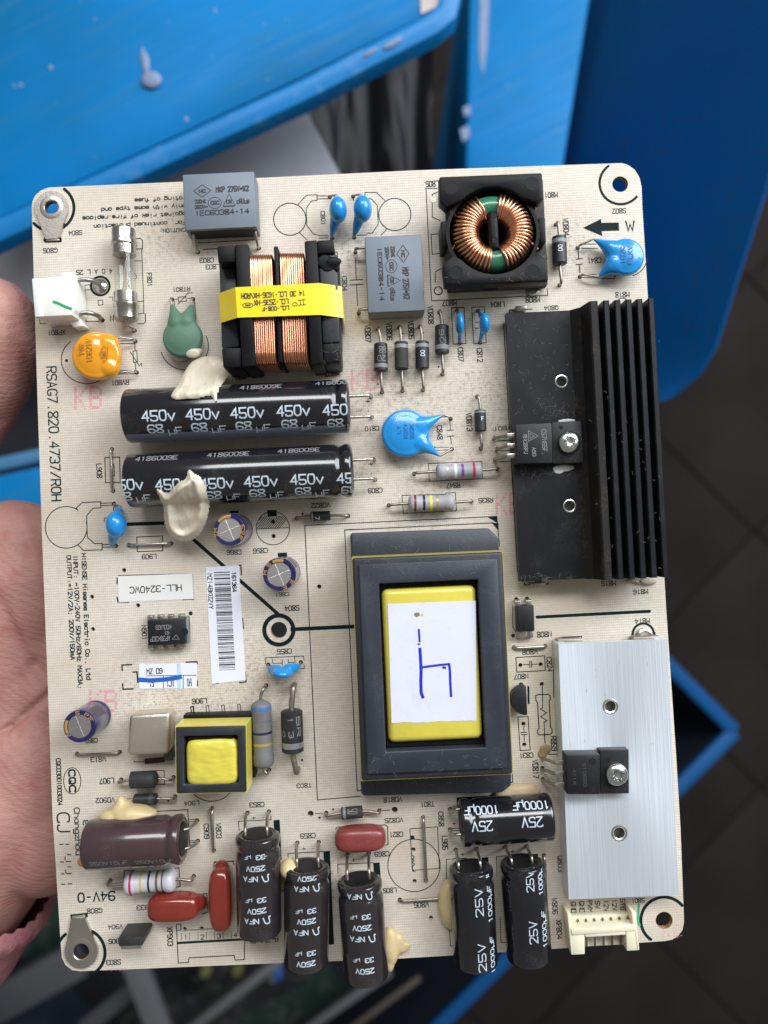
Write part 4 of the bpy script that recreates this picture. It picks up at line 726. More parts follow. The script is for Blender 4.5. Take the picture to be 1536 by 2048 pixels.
# ---------------- red film capacitors
RED=mat('red_epoxy',(0.19,0.022,0.013),.17,var=.12,vs=.3,coat=.5,bump=.05,bs=.4,dust=.08); REDD=mat('dusty_red_epoxy',(0.20,0.036,0.032),.4,var=.12,dust=.3,coat=.2)
def redcap(c,quad,z,label,m,tips):
    cx,cy,w_,h,a=rect(c,quad,z*.6)
    mb=MB().sell((cx,cy,.8+z/2),(w_/2,h/2,z/2),.62,a); f=frame(cx,cy,a)
    for (tx,ty,tz) in tips: mb.limb([f(Vector((tx*.55,ty*.55,z*.48))),f(Vector((tx*.86,ty*.86,z*.40)))],[min(w_,h)*.42,min(w_,h)*.33])
    return blob('film_capacitor',mb,m,BOARD,origin=(cx,cy,0),voxel=.3,it=4,label=label)
redcap('N',[(812,815),(1225,803),(1225,1008),(812,1030)],6.2,'level red film capacitor below the pale resistor',RED,[(7.0,0,2)])
redcap('N',[(1292,605),(1480,598),(1484,1098),(1300,1104)],6.4,'upright red film capacitor beside the brown-black capacitors',RED,[(0,8.3,2)])
redcap('O',[(1032,280),(1428,260),(1428,452),(1036,472)],6.0,'dusty red film capacitor below the grey diode',REDD,[])
# ---------------- line-filter choke with two copper windings
zt=15.0
def BX(u,v,z): return P('B',u,v,z)
def quadbox(mb,c,pts,z0,z1):
    """vertical-walled block whose top outline is measured at z1"""
    return mb.prism([P2(c,u,v,z1) for u,v in pts],z0,z1)
c0=P('B',640,860,zt)
LCL=obj('line_filter_choke', quadbox(MB(),'B',[(382,498),(462,494),(505,1216),(425,1222)],0.5,zt), BLACK, BOARD, origin=(c0.x,c0.y,0), bevel=.4, label='black choke with two copper windings and a yellow printed tape round its middle')
def part(name,c,pts,z0,z1,m,parent,bevel=.4,seg=2): return obj(name, quadbox(MB(),c,pts,z0,z1), m, parent, bevel=bevel, seg=seg)
part('bobbin_flange','B',[(793,476),(868,470),(905,1198),(832,1208)],.5,zt,BLACK,LCL)
part('bobbin_foot','B',[(276,508),(384,500),(389,602),(284,608)],.5,zt-1,BLACK,LCL); part('bobbin_foot','B',[(304,1112),(418,1106),(424,1222),(314,1228)],.5,zt-1.0,BLACK,LCL)
part('core_leg','B',[(290,610),(386,604),(410,1104),(304,1110)],.5,9.5,FERR,LCL,.5)
part('bobbin_foot','B',[(868,473),(965,468),(972,548),(872,554)],.5,zt-.6,BLACK,LCL); part('core_leg','B',[(875,556),(990,550),(1008,1078),(900,1084)],.5,zt-1.2,FERR,LCL,.8); part('bobbin_foot','B',[(902,1084),(1000,1080),(1008,1192),(908,1198)],.5,zt-1.4,BLACK,LCL)
part('bobbin_divider','B',[(612,508),(638,507),(664,1196),(640,1197)],.5,zt-1.2,BLACK,LCL,.3)
blob('melted_plastic', MB().ell(P('B',968,600,zt-1.0),(2.0,1.2,.45)).ell(P('B',915,600,zt-1.15),(2.2,2.0,.3)).ell(P('B',985,632,zt-1.3),(.9,1.4,.4)).ell(P('B',930,640,zt-1.2),(1.6,1.0,.25)), BLACK, LCL, voxel=.25)
def winding(u0,u1,v0,v1,turns,zt_=13.4):
    a=P('B',u0[0],v0,zt_); b=P('B',u1[0],v0,zt_); c=P('B',u0[1],v1,zt_); d=P('B',u1[1],v1,zt_); path=[]; R_=2.6; zb=3.0
    for k in range(turns):
        t=(k+.5)/turns; top=a.lerp(b,t); bot=c.lerp(d,t); jx=random.uniform(-.04,.04); jz=random.uniform(-.06,.06)
        loop=[]
        def corner(cy,cz,a0):
            for i in range(6):
                an=math.radians(a0+i*18); loop.append((cy+R_*math.cos(an),cz+R_*math.sin(an)))
        y1,y0=top.y,bot.y; corner(y1-R_,zt_-R_,0); corner(y0+R_,zt_-R_,90); corner(y0+R_,zb+R_,180); corner(y1-R_,zb+R_,270)
        n=len(loop)
        for i,(y,z) in enumerate(loop):
            s=(y-y0)/(y1-y0); x=bot.x+(top.x-bot.x)*s; path.append(Vector((x+jx+(b.x-a.x)/turns*(i/n-.5),y,z+jz)))
    return obj('copper_winding', MB().tube(path,.285,8), COPPER, LCL, smooth=60)
winding((470,492),(604,628),545,1200,11); winding((648,672),(792,818),535,1194,11)
# dark core leg carrying the tape, then the tape itself
part('core_leg','B',[(384,752),(880,728),(892,912),(394,930)],zt-1.4,zt+.25,FERR,LCL,.2)
def tape():
    us=[(288,788,962,9.9),(386,752,931,zt+.45),(640,740,922,zt+.5),(878,727,914,zt+.45),(1012,746,933,zt-1.8)]
    top=[P('B',u,v0,z) for u,v0,v1,z in us]; bot=[P('B',u+12,v1,z) for u,v0,v1,z in us]
    l=P('B',288,788,9.9); rr=P('B',1012,746,zt-1.8)
    top=[Vector((top[0].x,top[0].y,1))]+top+[Vector((top[-1].x+.1,top[-1].y,1))]; bot=[Vector((bot[0].x,bot[0].y,1))]+bot+[Vector((bot[-1].x+.1,bot[-1].y,1))]
    mb=MB(); n=len(top); off=Vector((0,0,-.12)); vs=top+bot+[p+off for p in top]+[p+off for p in bot]
    fs=[]
    for i in range(n-1): fs+=[(i,i+1,n+i+1,n+i),(2*n+i,3*n+i,3*n+i+1,2*n+i+1),(i,2*n+i,2*n+i+1,i+1),(n+i,n+i+1,3*n+i+1,3*n+i)]
    mb.add(vs,fs); return obj('tape',mb,YELTAPE2,LCL,smooth=25,bevel=0)
TP=tape()
for s,b in (('14 30 LCL-1635-HX\\ROH',(420,778,800,812)),('LCL-2535-HX',(495,822,702,856)),('LCL-008-F',(543,862,705,890))): T('B',s,*b,ang=180,w_=4.2,z=zt+.55,parent=TP,m=INKBLK,dz=.03)
LB(arc('B',460,858,30,14,0,360)[:-1],3.5,True,zt+.55,'B',TP); T('B','CQC',444,852,478,864,180,2.6,z=zt+.55,parent=TP,m=INKBLK); LB(arc('B',738,852,14,10,0,360)[:-1],3.5,True,zt+.55,'B',TP); LB([(755,828),(800,824)],3.5,False,zt+.55,'B',TP); LB([(757,858),(802,854)],3.5,False,zt+.55,'B',TP); LB([(770,826),(772,856)],3.5,False,zt+.55,'B',TP); LB([(788,825),(790,855)],3.5,False,zt+.55,'B',TP)

# ---------------- toroid choke in black frame
zt=13.0; tc_=P('C',456,424,zt-1.5); R_=LEN('C',150,zt-2); rm=LEN('C',71,zt-2)
def arcpts(r,a0,a1,n=20): return [(tc_.x+r*math.cos(math.radians(a0+(a1-a0)*i/n)),tc_.y+r*math.sin(math.radians(a0+(a1-a0)*i/n))) for i in range(n+1)]
ro=LEN('C',243,zt)
TOR=obj('toroid_choke', MB().prism([P2('C',*p,zt) for p in ((160,118),(725,95),(735,238),(700,262))]+arcpts(ro,47,132,22)+[P2('C',*p,zt) for p in ((200,285),(162,250))],zt-4.5,zt), BLACK, BOARD, origin=(tc_.x,tc_.y,0), bevel=.45, bang=40, label='toroid choke wound with copper wire in a square black plastic frame')
obj('frame_end', MB().prism([P2('C',*p,zt) for p in ((192,712),(180,602),(238,545))]+arcpts(ro,-140,-42,22)+[P2('C',*p,zt) for p in ((705,538),(755,575),(760,690))],zt-4.5,zt), BLACK, TOR, bevel=.45, bang=40)
ringm=MB(); n=48
ringm.loft([[ (tc_.x+rr*math.cos(6.28318*k/n),tc_.y+rr*math.sin(6.28318*k/n),zz) for k in range(n)] for rr,zz in ((ro+.9,2),(ro+.9,zt-1.8),(ro+.05,zt-1.8),(ro+.05,2.2),(.3,2.2))],caps=False); obj('frame_ring',ringm,BLACK,TOR)
for q in (((168,362),(214,360),(220,500),(176,504)),((705,342),(742,340),(748,478),(712,482))): part('frame_lug','C',q,2,zt-3,BLACK,TOR)
part('base_plate','C',[(196,150),(730,128),(758,712),(208,738)],.6,4.2,mat('dusty_black',(.04,.037,.034),.85,dust=.9,dcol=(.30,.27,.23),bump=.4,bs=1.5),TOR)
for u,v in ((226,180),(668,158),(252,645),(672,638)):
    p=P('C',u,v,zt); obj('mould_ring', MB().lathe((p.x,p.y,zt-.1),(0,0,1),[(0,1.75),(.16,1.72),(.16,1.60),(.11,1.58)],28), BLACK, TOR)
GC=mat('green_core',(0.025,0.16,0.085),.28,var=.1,coat=.3)
mb=MB(); N1,N2=64,20
mb.loft([[ (tc_.x+(R_+(rm-.35)*math.cos(6.28318*j/N2))*math.cos(6.28318*i/N1), tc_.y+(R_+(rm-.35)*math.cos(6.28318*j/N2))*math.sin(6.28318*i/N1), zt-3.4+(rm-.1)*math.sin(6.28318*j/N2)*.95) for j in range(N2)] for i in range(N1+1)],caps=False)
obj('toroid_core',mb,GC,TOR,smooth=80)
def towind(a0,a1,turns):
    path=[]; N_=22
    for k in range(turns):
        jr=random.uniform(-.06,.1); ji=random.uniform(-.55,.1); ja=random.uniform(-.6,.6)
        for j in range(N_):
            t=6.28318*j/N_; an=math.radians(a0+(a1-a0)*(k+j/N_)/turns+ja+(6.0 if k%1==0 else 0)*math.cos(t)*.0+4.0*math.sin(t+.6)); rr=rm+jr+.12
            cr=math.cos(t); rad=R_+rr*cr*(1.0 if cr>0 else 1.0+ji*.12)
            path.append(Vector((tc_.x+rad*math.cos(an),tc_.y+rad*math.sin(an),zt-3.4+(rr+.12)*math.sin(t))))
    return obj('copper_winding',MB().tube(path,.36,8),COPPER,TOR,smooth=60)
towind(110,262,23); towind(-74,77,23)
q=[P('C',*p,zt-.3) for p in ((428,305),(482,300),(492,512),(440,518))]
obj('centre_bar', MB().prism([(p.x,p.y) for p in q],2.0,zt-.3), BLACK, TOR, bevel=.8, seg=3)
for u,v in ((460,328),(467,468)):
    p=P('C',u,v,zt-.3); obj('mould_ring', MB().lathe((p.x,p.y,zt-.4),(0,0,1),[(0,.85),(.18,.82),(.18,.70),(.11,.68)],20), BLACK, TOR)
for pts in (((205,290,zt-3),(225,305,zt-3.5),(250,330,zt-2.6)),((690,285,zt-3),(680,320,zt-4),(668,345,zt-3)),((228,520,zt-3),(245,490,zt-2.5),(285,450,zt-1.0)),((700,518,zt-3),(680,495,zt-2.5),(640,465,zt-1.2))):
    obj('winding_end', MB().tube([P('C',*p) for p in pts],.30,6), COPPER, TOR)
for u,v in ((128,243),(155,745)):
    p=P('C',u,v); obj('solder_pad', MB().lathe((p.x,p.y,.01),(0,0,1),[(0,.9),(.06,.9),(.06,.6)],16), TIND, TOR)
p=P('C',672,735); obj('pin_ring', MB().lathe((p.x,p.y,.05),(0,0,1),[(0,2.1),(.5,2.0),(.6,1.4),(.4,1.2)],24), TIN, TOR)

# ---------------- transistor package with screw, used on both heatsinks
def screw(parent,c,u,v,r,z,slot=.4):
    p=P(c,u,v,z+1.8); r=LEN(c,r,z+1.8)
    o=obj('screw', MB().lathe((p.x,p.y,z),(0,0,1),[(0,r*.98),(.9,r),(1.3,r*.96),(1.7,r*.8),(1.92,r*.55),(1.95,r*.50),(1.55,r*.34),(1.45,r*.05)],36), SCREW, parent, smooth=50)
    for k in range(4):
        an=slot+k*math.pi/2; f=frame(p.x,p.y,an)
        obj('slot_wall', MB(f).prism([(r*.26,-r*.12),(r*.62,-r*.085),(r*.62,r*.085),(r*.26,r*.12)],z+1.5,z+1.97), mat('slot_shadow_steel',(.30,.31,.29),.35,1.0), o)
        obj('head_facet', MB(frame(p.x,p.y,an+math.pi/4)).prism([(r*.20,-r*.03),(r*.52,-r*.26),(r*.60,0),(r*.52,r*.26)],z+1.6,z+2.0,.8), SCREW, o, bevel=.1)
    return o

# ---------------- black finned heatsink
zp=6.0; zf_=13.5
quad=[P('E',105,150,zp),P('E',608,124,zp),P('E',722,1842,zp),P('E',190,1865,zp)]
ul=(quad[0]+quad[3])/2; ang=math.atan2((quad[0]-quad[3]).y,(quad[0]-quad[3]).x)-math.pi/2
Hh=((quad[0]-quad[3]).length+(quad[1]-quad[2]).length)/2; ctr=(quad[0]+quad[1]+quad[2]+quad[3])/4; Wp=((quad[1]-quad[0]).length+(quad[2]-quad[3]).length)/2
f=frame(ctr.x,ctr.y,ang); inv=lambda p:(Matrix.Rotation(-ang,2)@Vector((p.x-ctr.x,p.y-ctr.y)))
xr=max(inv(P('E',1030,65,zf_)).x,inv(P('E',1143,1830,zf_)).x)
def holed_plate(f,x0,x1,y0,y1,z0,z1,holes,n=20):
    """flat plate with through holes (curve fill)"""
    cu=bpy.data.curves.new('c','CURVE'); cu.dimensions='2D'; cu.fill_mode='BOTH'; cu.extrude=(z1-z0)/2
    for pts in [[(x0,y0),(x1,y0),(x1,y1),(x0,y1)]]+[[(hx+hr*math.cos(6.28318*k/n),hy+hr*math.sin(6.28318*k/n)) for k in range(n)] for hx,hy,hr in holes]:
        s=cu.splines.new('POLY'); s.points.add(len(pts)-1); s.use_cyclic_u=True
        for q,p in zip(s.points,pts): q.co=(p[0],p[1],0,1)
    t=bpy.data.objects.new('t',cu); COL.objects.link(t); dg=bpy.context.evaluated_depsgraph_get(); me=bpy.data.meshes.new_from_object(t.evaluated_get(dg)); bpy.data.objects.remove(t)
    mb=MB(f); mb.add([(v.co.x,v.co.y,v.co.z+(z0+z1)/2) for v in me.vertices],[tuple(p.vertices) for p in me.polygons]); bpy.data.meshes.remove(me); return mb
hl=[]
for u,v,r in ((458,585,33),(510,1382,33)):
    p=inv(P('E',u,v,zp)); hl.append((p.x,p.y,LEN('E',r,zp)))
HS=obj('heatsink', holed_plate(f,-Wp/2,xr-.8,-Hh/2,Hh/2,zp-2.6,zp,hl), ANOD, BOARD, origin=(ctr.x,ctr.y,0), smooth=20, label='black finned heatsink along the right edge')
BARE=mat('bare_aluminium',(.74,.74,.72),.3,1.0)
for hx,hy,hr in hl:
    p=f(Vector((hx,hy,0))); obj('hole_rim', MB().lathe((p.x,p.y,zp-2.7),(0,0,1),[(0,hr*.98),(2.75,hr*.98),(2.85,hr*1.12),(2.78,hr*1.30)],24,caps=False), BARE, HS)
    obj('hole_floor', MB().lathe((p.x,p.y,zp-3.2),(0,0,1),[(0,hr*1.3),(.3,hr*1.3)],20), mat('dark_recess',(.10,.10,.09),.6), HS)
obj('side_wall', MB(f).box(-Wp/2+1.2,-Wp/2+2.6,-Hh/2+.4,Hh/2-.4,.2,zp-2.65), ANOD, HS); obj('side_wall', MB(f).box(xr-3.4,xr-2.0,-Hh/2+.4,Hh/2-.4,.2,zp-2.65), ANOD, HS)
tops=[(650,770),(735,848),(808,920),(880,992),(950,1062),(1024,1136)]
for i,(ut,ub) in enumerate(tops):
    a=inv(P('E',ut,75,zf_)); b=inv(P('E',ub,1838,zf_)); x=(a.x+b.x)/2; hw=.85 if i else 1.15
    prof=[(x-hw-.55,zp-.05),(x-hw,zp+1.6),(x-hw*.92,zf_-.35),(x-hw*.6,zf_),(x+hw*.6,zf_),(x+hw*.92,zf_-.35),(x+hw,zp+1.6),(x+hw+.55,zp-.05)]
    if i==0: prof[0]=(x-hw-3.0,zp-.05); prof[1]=(x-hw-.9,zp+2.2)
    obj('fin', MB(f).loft([[(px_,yy,pz_) for px_,pz_ in prof] for yy in (-Hh/2-.05,Hh/2+.05)]), ANOD if i else mat('dusty_anodised',(.012,.011,.011),.6,dust=.45,dcol=(.15,.12,.09),ds=1.2,spec=.25), HS, smooth=30)
def to220(parent,c,body,tab,scr,zb,leads,lholes,label):
    bq=[P(c,u,v,zb+4.4) for u,v in body]
    o=obj('transistor', MB().prism([(p.x,p.y) for p in bq],zb+.02,zb+4.4), BLACKS, BOARD, bevel=.35, origin=(sum(p.x for p in bq)/4,sum(p.y for p in bq)/4,zb), label=label)
    tq=[P(c,u,v,zb+2.9) for u,v in tab]; obj('mounting_tab', MB().prism([(p.x,p.y) for p in tq],zb+.02,zb+2.9), BLACKS, o, bevel=.3)
    screw(o,c,*scr,zb+2.9)
    for (u,v),(hu,hv) in zip(leads,lholes):
        q=P(c,u,v,zb+2.2); g=P(c,hu,hv); d=Vector((-1,-.0,0))
        mb=MB(); e=q+d*2.2
        obj('lead', MB().box(e.x-.3,q.x+.6,q.y-.62,q.y+.62,zb+1.9,zb+2.5), TIN, o, bevel=.12)
        lead(o,[e+Vector((.3,0,0)),e+Vector((-.5,0,-.2)),Vector((g.x+.6,g.y*.5+e.y*.5,zb*.6)),Vector((g.x,g.y,.8)),Vector((g.x,g.y,-1.2))],.42,TIND)
    return o
o=to220(HS,'E',[(162,860),(396,850),(402,1108),(172,1112)],[(394,846),(585,836),(600,1105),(400,1110)],(513,972,72),zp,[(172,930),(172,995),(172,1060)],[(22,950),(40,1020),(28,1085)],'black power transistor screwed to the black heatsink')
for s,b in (('CS7N65F,',(332,890,364,1058)),('A9D',(270,1005,294,1065)),('RNC89PJ',(214,925,240,1052))): T('E',s,*b,ang='d',w_=3.2,z=zp+4.4,parent=o,m=GPRINT,dz=.03)
LB([(308,935),(246,968),(246,900)],3.5,True,zp+4.41,'E',o,GPRINT); LB([(285,935),(256,950),(256,918)],3,True,zp+4.41,'E',o,GPRINT)
for u,v in ((455,880),(460,1075)):
    p=P('E',u,v,zp+2.9); obj('tab_dimple', MB().lathe((p.x,p.y,zp+2.87),(0,0,1),[(0,.55),(.06,.5)],14), mat('deep_black',(.003,.003,.003),.9), o)
blob('thermal_paste', MB().ell(P('E',470,1140,zp+.1),(3.0,1.0,.35)).ell(P('E',440,1150,zp+.1),(1.6,1.2,.3)).ell(P('E',490,838,zp+.1),(2.5,.6,.3)), mat('white_paste',(.62,.63,.64),.7,var=.15,vs=1), o, voxel=.2)
for u,v,w_ in ((295,1880,95),(190,130,75)):
    p=P('E',u,v); f2=frame(p.x,p.y,ang); obj('mounting_tab', MB(f2).box(-LEN('E',w_)/2,LEN('E',w_)/2,-.5,.5,-.5,2.6), TIND, HS, bevel=.2)
p=P('E',955,1855); obj('solder_tab', MB().lathe((p.x,p.y+.8,.05),(0,0,1),[(0,2.0),(.5,1.95),(.6,1.4),(.3,1.3)],28), TIN, HS)
blob('dust_clump', MB().ell(P('E',1015,1865,.6),(2.4,1.0,.6)).ell(P('E',900,1862,.4),(1.8,.5,.4)), mat('beige_dust',(.40,.35,.27),.9,var=.3,vs=1.5,bump=.8,bs=2), HS, voxel=.25)

# ---------------- bare aluminium heatsink
za=7.0
cx,cy,w_,h,a=rect('Z',[(1112.5,1288),(1331,1280),(1361,1790),(1142,1799)],za); f=frame(cx,cy,a); inv=lambda p:(Matrix.Rotation(-a,2)@Vector((p.x-cx,p.y-cy)))
hl=[]
for c,u,v,r in (('K',848,970,42),('R',762,880,48)): p=inv(P(c,u,v,za)); hl.append((p.x,p.y,LEN(c,r,za)))
AH=obj('heatsink', holed_plate(f,-w_/2,w_/2,-h/2,h/2,za-2.2,za,hl), ALU, BOARD, origin=(cx,cy,0), smooth=20, bevel=0, label='bright brushed aluminium heatsink at the lower right')
for hx,hy,hr in hl:
    p=f(Vector((hx,hy,0))); obj('hole_rim', MB().lathe((p.x,p.y,za-2.4),(0,0,1),[(0,hr*.97),(2.3,hr*.97),(2.42,hr*1.1),(2.5,hr*1.25),(2.42,hr*1.45)],28,caps=False), mat('rim_aluminium',(.72,.70,.66),.25,1.0), AH)
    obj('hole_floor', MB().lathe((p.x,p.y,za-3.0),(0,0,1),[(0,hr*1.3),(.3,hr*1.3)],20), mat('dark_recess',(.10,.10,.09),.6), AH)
obj('side_wall', MB(f).box(-w_/2+.02,-w_/2+2.2,-h/2+.02,h/2-.02,.3,za-2.22), ALU, AH); obj('side_wall', MB(f).box(w_/2-2.2,w_/2-.02,-h/2+.02,h/2-.02,.3,za-2.22), ALU, AH)
for u0,u1,v in ((440,632,470),(1022,1230,452)):
    p=P('K',u0,v,3); q=P('K',u1,v-8,3); obj('bracket', MB(frame((p.x+q.x)/2,(p.y+q.y)/2,a)).box(-(q-p).length/2,(q-p).length/2,-1.6,.5,.3,3.4), mat('dull_bracket',(.34,.30,.26),.5,.8,var=.2), AH, bevel=.2)
p=P('K',1102,415); obj('pin_loop', MB().lathe((p.x,p.y-.6,.05),(0,0,1),[(0,2.3),(1.2,2.2),(1.5,1.7),(1.2,1.3),(.9,.4)],28), TIN, AH); ring('K',1100,415,72,90,0,180)
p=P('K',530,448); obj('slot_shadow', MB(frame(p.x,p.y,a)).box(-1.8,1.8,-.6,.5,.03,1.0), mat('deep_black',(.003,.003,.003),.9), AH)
o=to220(AH,'R',[(305,212),(600,208),(600,552),(316,552)],[(598,172),(845,166),(848,545),(600,548)],(750,390,96),za,[(298,275),(298,370),(298,465)],[(100,238),(100,332),(105,422)],'black power diode package screwed to the aluminium heatsink')
for u,v in ((532,268),(532,508)):
    p=P('R',u,v,za+4.4); obj('mould_ring', MB().lathe((p.x,p.y,za+4.38),(0,0,1),[(0,.88),(.1,.84),(.1,.7),(.05,.68)],20), BLACKS, o)
for u,v in ((660,258),(660,496)):
    p=P('R',u,v,za+2.9); obj('tab_dimple', MB().lathe((p.x,p.y,za+2.87),(0,0,1),[(0,.8),(.06,.75)],14), mat('deep_black',(.003,.003,.003),.9), o)
for s,b in (('S10B60',(450,280,480,480)),('4Z1K',(365,330,392,470))): T('R',s,*b,ang='d',w_=3.5,z=za+4.4,parent=o,m=mat('faint_print',(.05,.05,.055),.7),dz=.03)
blob('flux_residue', MB().ell(P('R',130,165,.2),(1.6,1.4,.25)).ell(P('R',105,205,.2),(1.3,1.3,.22)), mat('brown_flux',(.30,.20,.10),.4,var=.3,vs=1), o, voxel=.2)

# ---------------- main transformer
zc=16.0; zb=5.5
q=[P('J',*p,zc) for p in ((345,315),(1335,275),(1405,1740),(405,1788))]
cx=sum(p.x for p in q)/4; cy=sum(p.y for p in q)/4
TR=obj('transformer', MB().prism([P2('J',*p,zb) for p in ((330,160),(345,152),(1245,120),(1312,185),(1318,330),(340,360))],.5,zb), BOBBIN, BOARD, origin=(cx,cy,0), bevel=.5, label='large dark transformer with a white handwritten label in its yellow centre')
obj('bobbin_end', MB().prism([P2('J',*p,zb) for p in ((398,1700),(1398,1660),(1396,1822),(1335,1868),(425,1892),(402,1872))],.5,zb), BOBBIN, TR, bevel=.5)
cxa,cya,cw,ch,ca=rect('J',[(345,315),(1335,275),(1405,1740),(405,1788)],zc-1.6); f=frame(cxa,cya,ca)
win=rect('J',[(520,485),(1175,460),(1228,1570),(568,1598)],zc); 
def framebox(f,w_,h,iw,ih,ix,iy,z0,z1):
    o_=[(-w_/2,-h/2),(w_/2,-h/2),(w_/2,h/2),(-w_/2,h/2)]; i_=[(ix-iw/2,iy-ih/2),(ix+iw/2,iy-ih/2),(ix+iw/2,iy+ih/2),(ix-iw/2,iy+ih/2)]
    return MB(f).loft([[(x,y,z0) for x,y in o_],[(x,y,z1) for x,y in o_],[(x,y,z1) for x,y in i_],[(x,y,z0) for x,y in i_],[(x,y,z0) for x,y in o_]],caps=False)
rot2=Matrix.Rotation(-ca,2); wi=rot2@Vector((win[0]-cxa,win[1]-cya))
obj('outer_core', framebox(f,cw,ch,win[2]+1,win[3]+1,wi.x,wi.y,3,zc-1.0), FERR, TR, bevel=.7, seg=3, bang=60)
fr=rect('J',[(390,352),(1308,328),(1368,1722),(440,1732)],zc); fv=rot2@Vector((fr[0]-cxa,fr[1]-cya))
obj('upper_frame', framebox(frame(fr[0],fr[1],ca),fr[2],fr[3],win[2],win[3],wi.x-fv.x,wi.y-fv.y,4,zc), BOBBIN, TR, bevel=.35, bang=60)
obj('edge_tape', framebox(f,cw+.22,ch+.22,cw-.3,ch-.3,0,0,5.0,zc-1.55), mat('edge_yellow',(.38,.33,.06),.4,var=.2,dust=.3), TR)
cl=rect('J',[(536,522),(1165,498),(1205,1512),(585,1548)],zc-1.2)
obj('coil', MB(frame(cl[0],cl[1],cl[4])).box(-cl[2]/2,cl[2]/2,-cl[3]/2,cl[3]/2,3,zc-1.2), YELTAPE, TR, bevel=1.6, seg=4)
obj('coil_end', MB(frame(win[0],win[1],win[4])).box(-win[2]/2+.3,win[2]/2-.3,-win[3]/2+.3,win[3]/2-.3,2,zc-3.0), BLACK, TR)
zs=zc-1.12
nn=[]
cor=[P('J',*p,zs) for p in ((580,620),(1160,598),(1165,1392),(605,1407))]
for i in range(4):
    a_,b_=cor[i],cor[(i+1)%4]
    for k in range(14):
        t=k/14; p=a_.lerp(b_,t); amp=.16 if i==2 else .04
        nn.append((p.x+random.uniform(-amp,amp)*.4,p.y+random.uniform(-amp,amp)))
LBL=obj('paper_label', MB().prism(nn,zs-.04,zs), PAPERT, TR, smooth=0)
for pts,w_ in (([(785,790),(788,840),(790,868)],10),([(792,915),(797,1000),(800,1060),(798,1130),(800,1205),(812,1238)],15),([(800,1040),(870,1030),(940,1022),(985,1018)],11),([(985,1018),(990,1060),(993,1150),(998,1230)],12),([(945,1040),(960,1042)],12)):
    obj('pen_stroke', MB().ribbon([P2('J',u,v,zs) for u,v in pts],LEN('J',w_*1.4,zs),lambda p,k=w_:Vector((p[0],p[1],zs+.02+k*.0008))), BLUEPEN, LBL, smooth=0)
for u,v,r,m in ((775,690,.9,mat('torn_dark',(.20,.17,.10),.9,var=.5,vs=2)),(805,695,.55,YELTAPE),(785,885,.5,MATS['torn_dark']),(830,1350,.7,PAPERC),(895,1372,.9,PAPERC),(865,720,.5,PAPERC),(1080,1380,.6,PAPERC)):
    p=P('J',u,v,zs); obj('torn_spot', MB().add([(p.x+r*random.uniform(.6,1.1)*math.cos(k*.63),p.y+r*random.uniform(.5,.9)*math.sin(k*.63),zs+.015) for k in range(10)],[tuple(range(10))]), m, LBL, smooth=0)

# ---------------- small transformer
zt=12.5
q=rect('M',[(42,457),(715,437),(745,1080),(70,1090)],zt); f=frame(q[0],q[1],q[4])
wn=rect('M',[(122,545),(640,528),(665,990),(142,1005)],zt); wv=Matrix.Rotation(-q[4],2)@Vector((wn[0]-q[0],wn[1]-q[1]))
ST=obj('transformer', framebox(f,q[2],q[3],wn[2],wn[3],wv.x,wv.y,3.5,zt), FERR, BOARD, origin=(q[0],q[1],0), bevel=.35, bang=60, label='small transformer with a square black core and crumpled yellow coil')
obj('edge_tape', framebox(f,q[2]+.3,q[3]+.3,q[2]-.4,q[3]-.4,0,0,4.6,zt-.35), YELTAPE, ST)
obj('bobbin_base', MB(f).box(-q[2]/2-.2,q[2]/2+.9,-q[3]/2+.8,q[3]/2+1.0,.6,4.2), BLACK, ST, bevel=.3)
k=rect('M',[(185,600),(600,585),(618,1000),(185,1012)],zt-.2)
def crumple(c):
    from mathutils import noise
    n_=noise.ridged_multi_fractal(Vector((c.x*.22,c.y*.6,c.z*.4)),1.0,2.0,3,1.0,2.0)*.09+noise.noise(c*.35)*.18; return c+Vector((n_*.3,n_*.4,n_))
blob('coil', MB().sell((k[0],k[1],zt-4.2),(k[2]/2+1.0,k[3]/2+.5,4.3),.30,k[4],44,24), YELTAPE, ST, voxel=.32, it=3, disp=crumple)
obj('bobbin_flange', MB(frame(k[0],k[1],k[4])).box(-k[2]/2-.3,k[2]/2-.2,k[3]/2,k[3]/2+1.5,3,zt-.9), BLACK, ST, bevel=.6, seg=3)
obj('bobbin_flange', MB(frame(k[0],k[1],k[4])).box(-k[2]/2+.2,k[2]/2-.1,-k[3]/2-.8,-k[3]/2,3,zt-1.2), BLACK, ST, bevel=.3)
p=P('M',785,905,3); obj('pin', MB().lathe((p.x,p.y,.1),(0,0,1),[(0,.9),(2.6,.8),(3.0,.3)],14), TIN, ST)

# ---------------- metal can
zt=6.5
q=[P('L',*p,zt) for p in ((832,245),(1236,222),(1222,640),(808,655))]
o=obj('metal_can', MB().prism([(p.x,p.y) for p in q],.5,zt), mat('tan_metal',(.66,.60,.50),.34,.85,var=.08,vs=.5,bump=.15,dust=.12), BOARD, origin=(sum(p.x for p in q)/4,sum(p.y for p in q)/4,0), bevel=1.1, seg=4, label='tan metal can with rounded corners left of the small transformer')
p=P('L',1090,698); obj('can_slot', MB(frame(p.x,p.y,.04)).box(-2.6,2.6,-.6,.7,.03,.4), mat('maroon_slot',(.06,.02,.015),.7), o, bevel=.15)
p=P('L',1245,450); obj('can_side', MB(frame(p.x,p.y,.05)).box(-1.4,.8,-5.5,5.2,.03,3.0), mat('olive_side',(.08,.075,.055),.5,.4), o, bevel=.2)

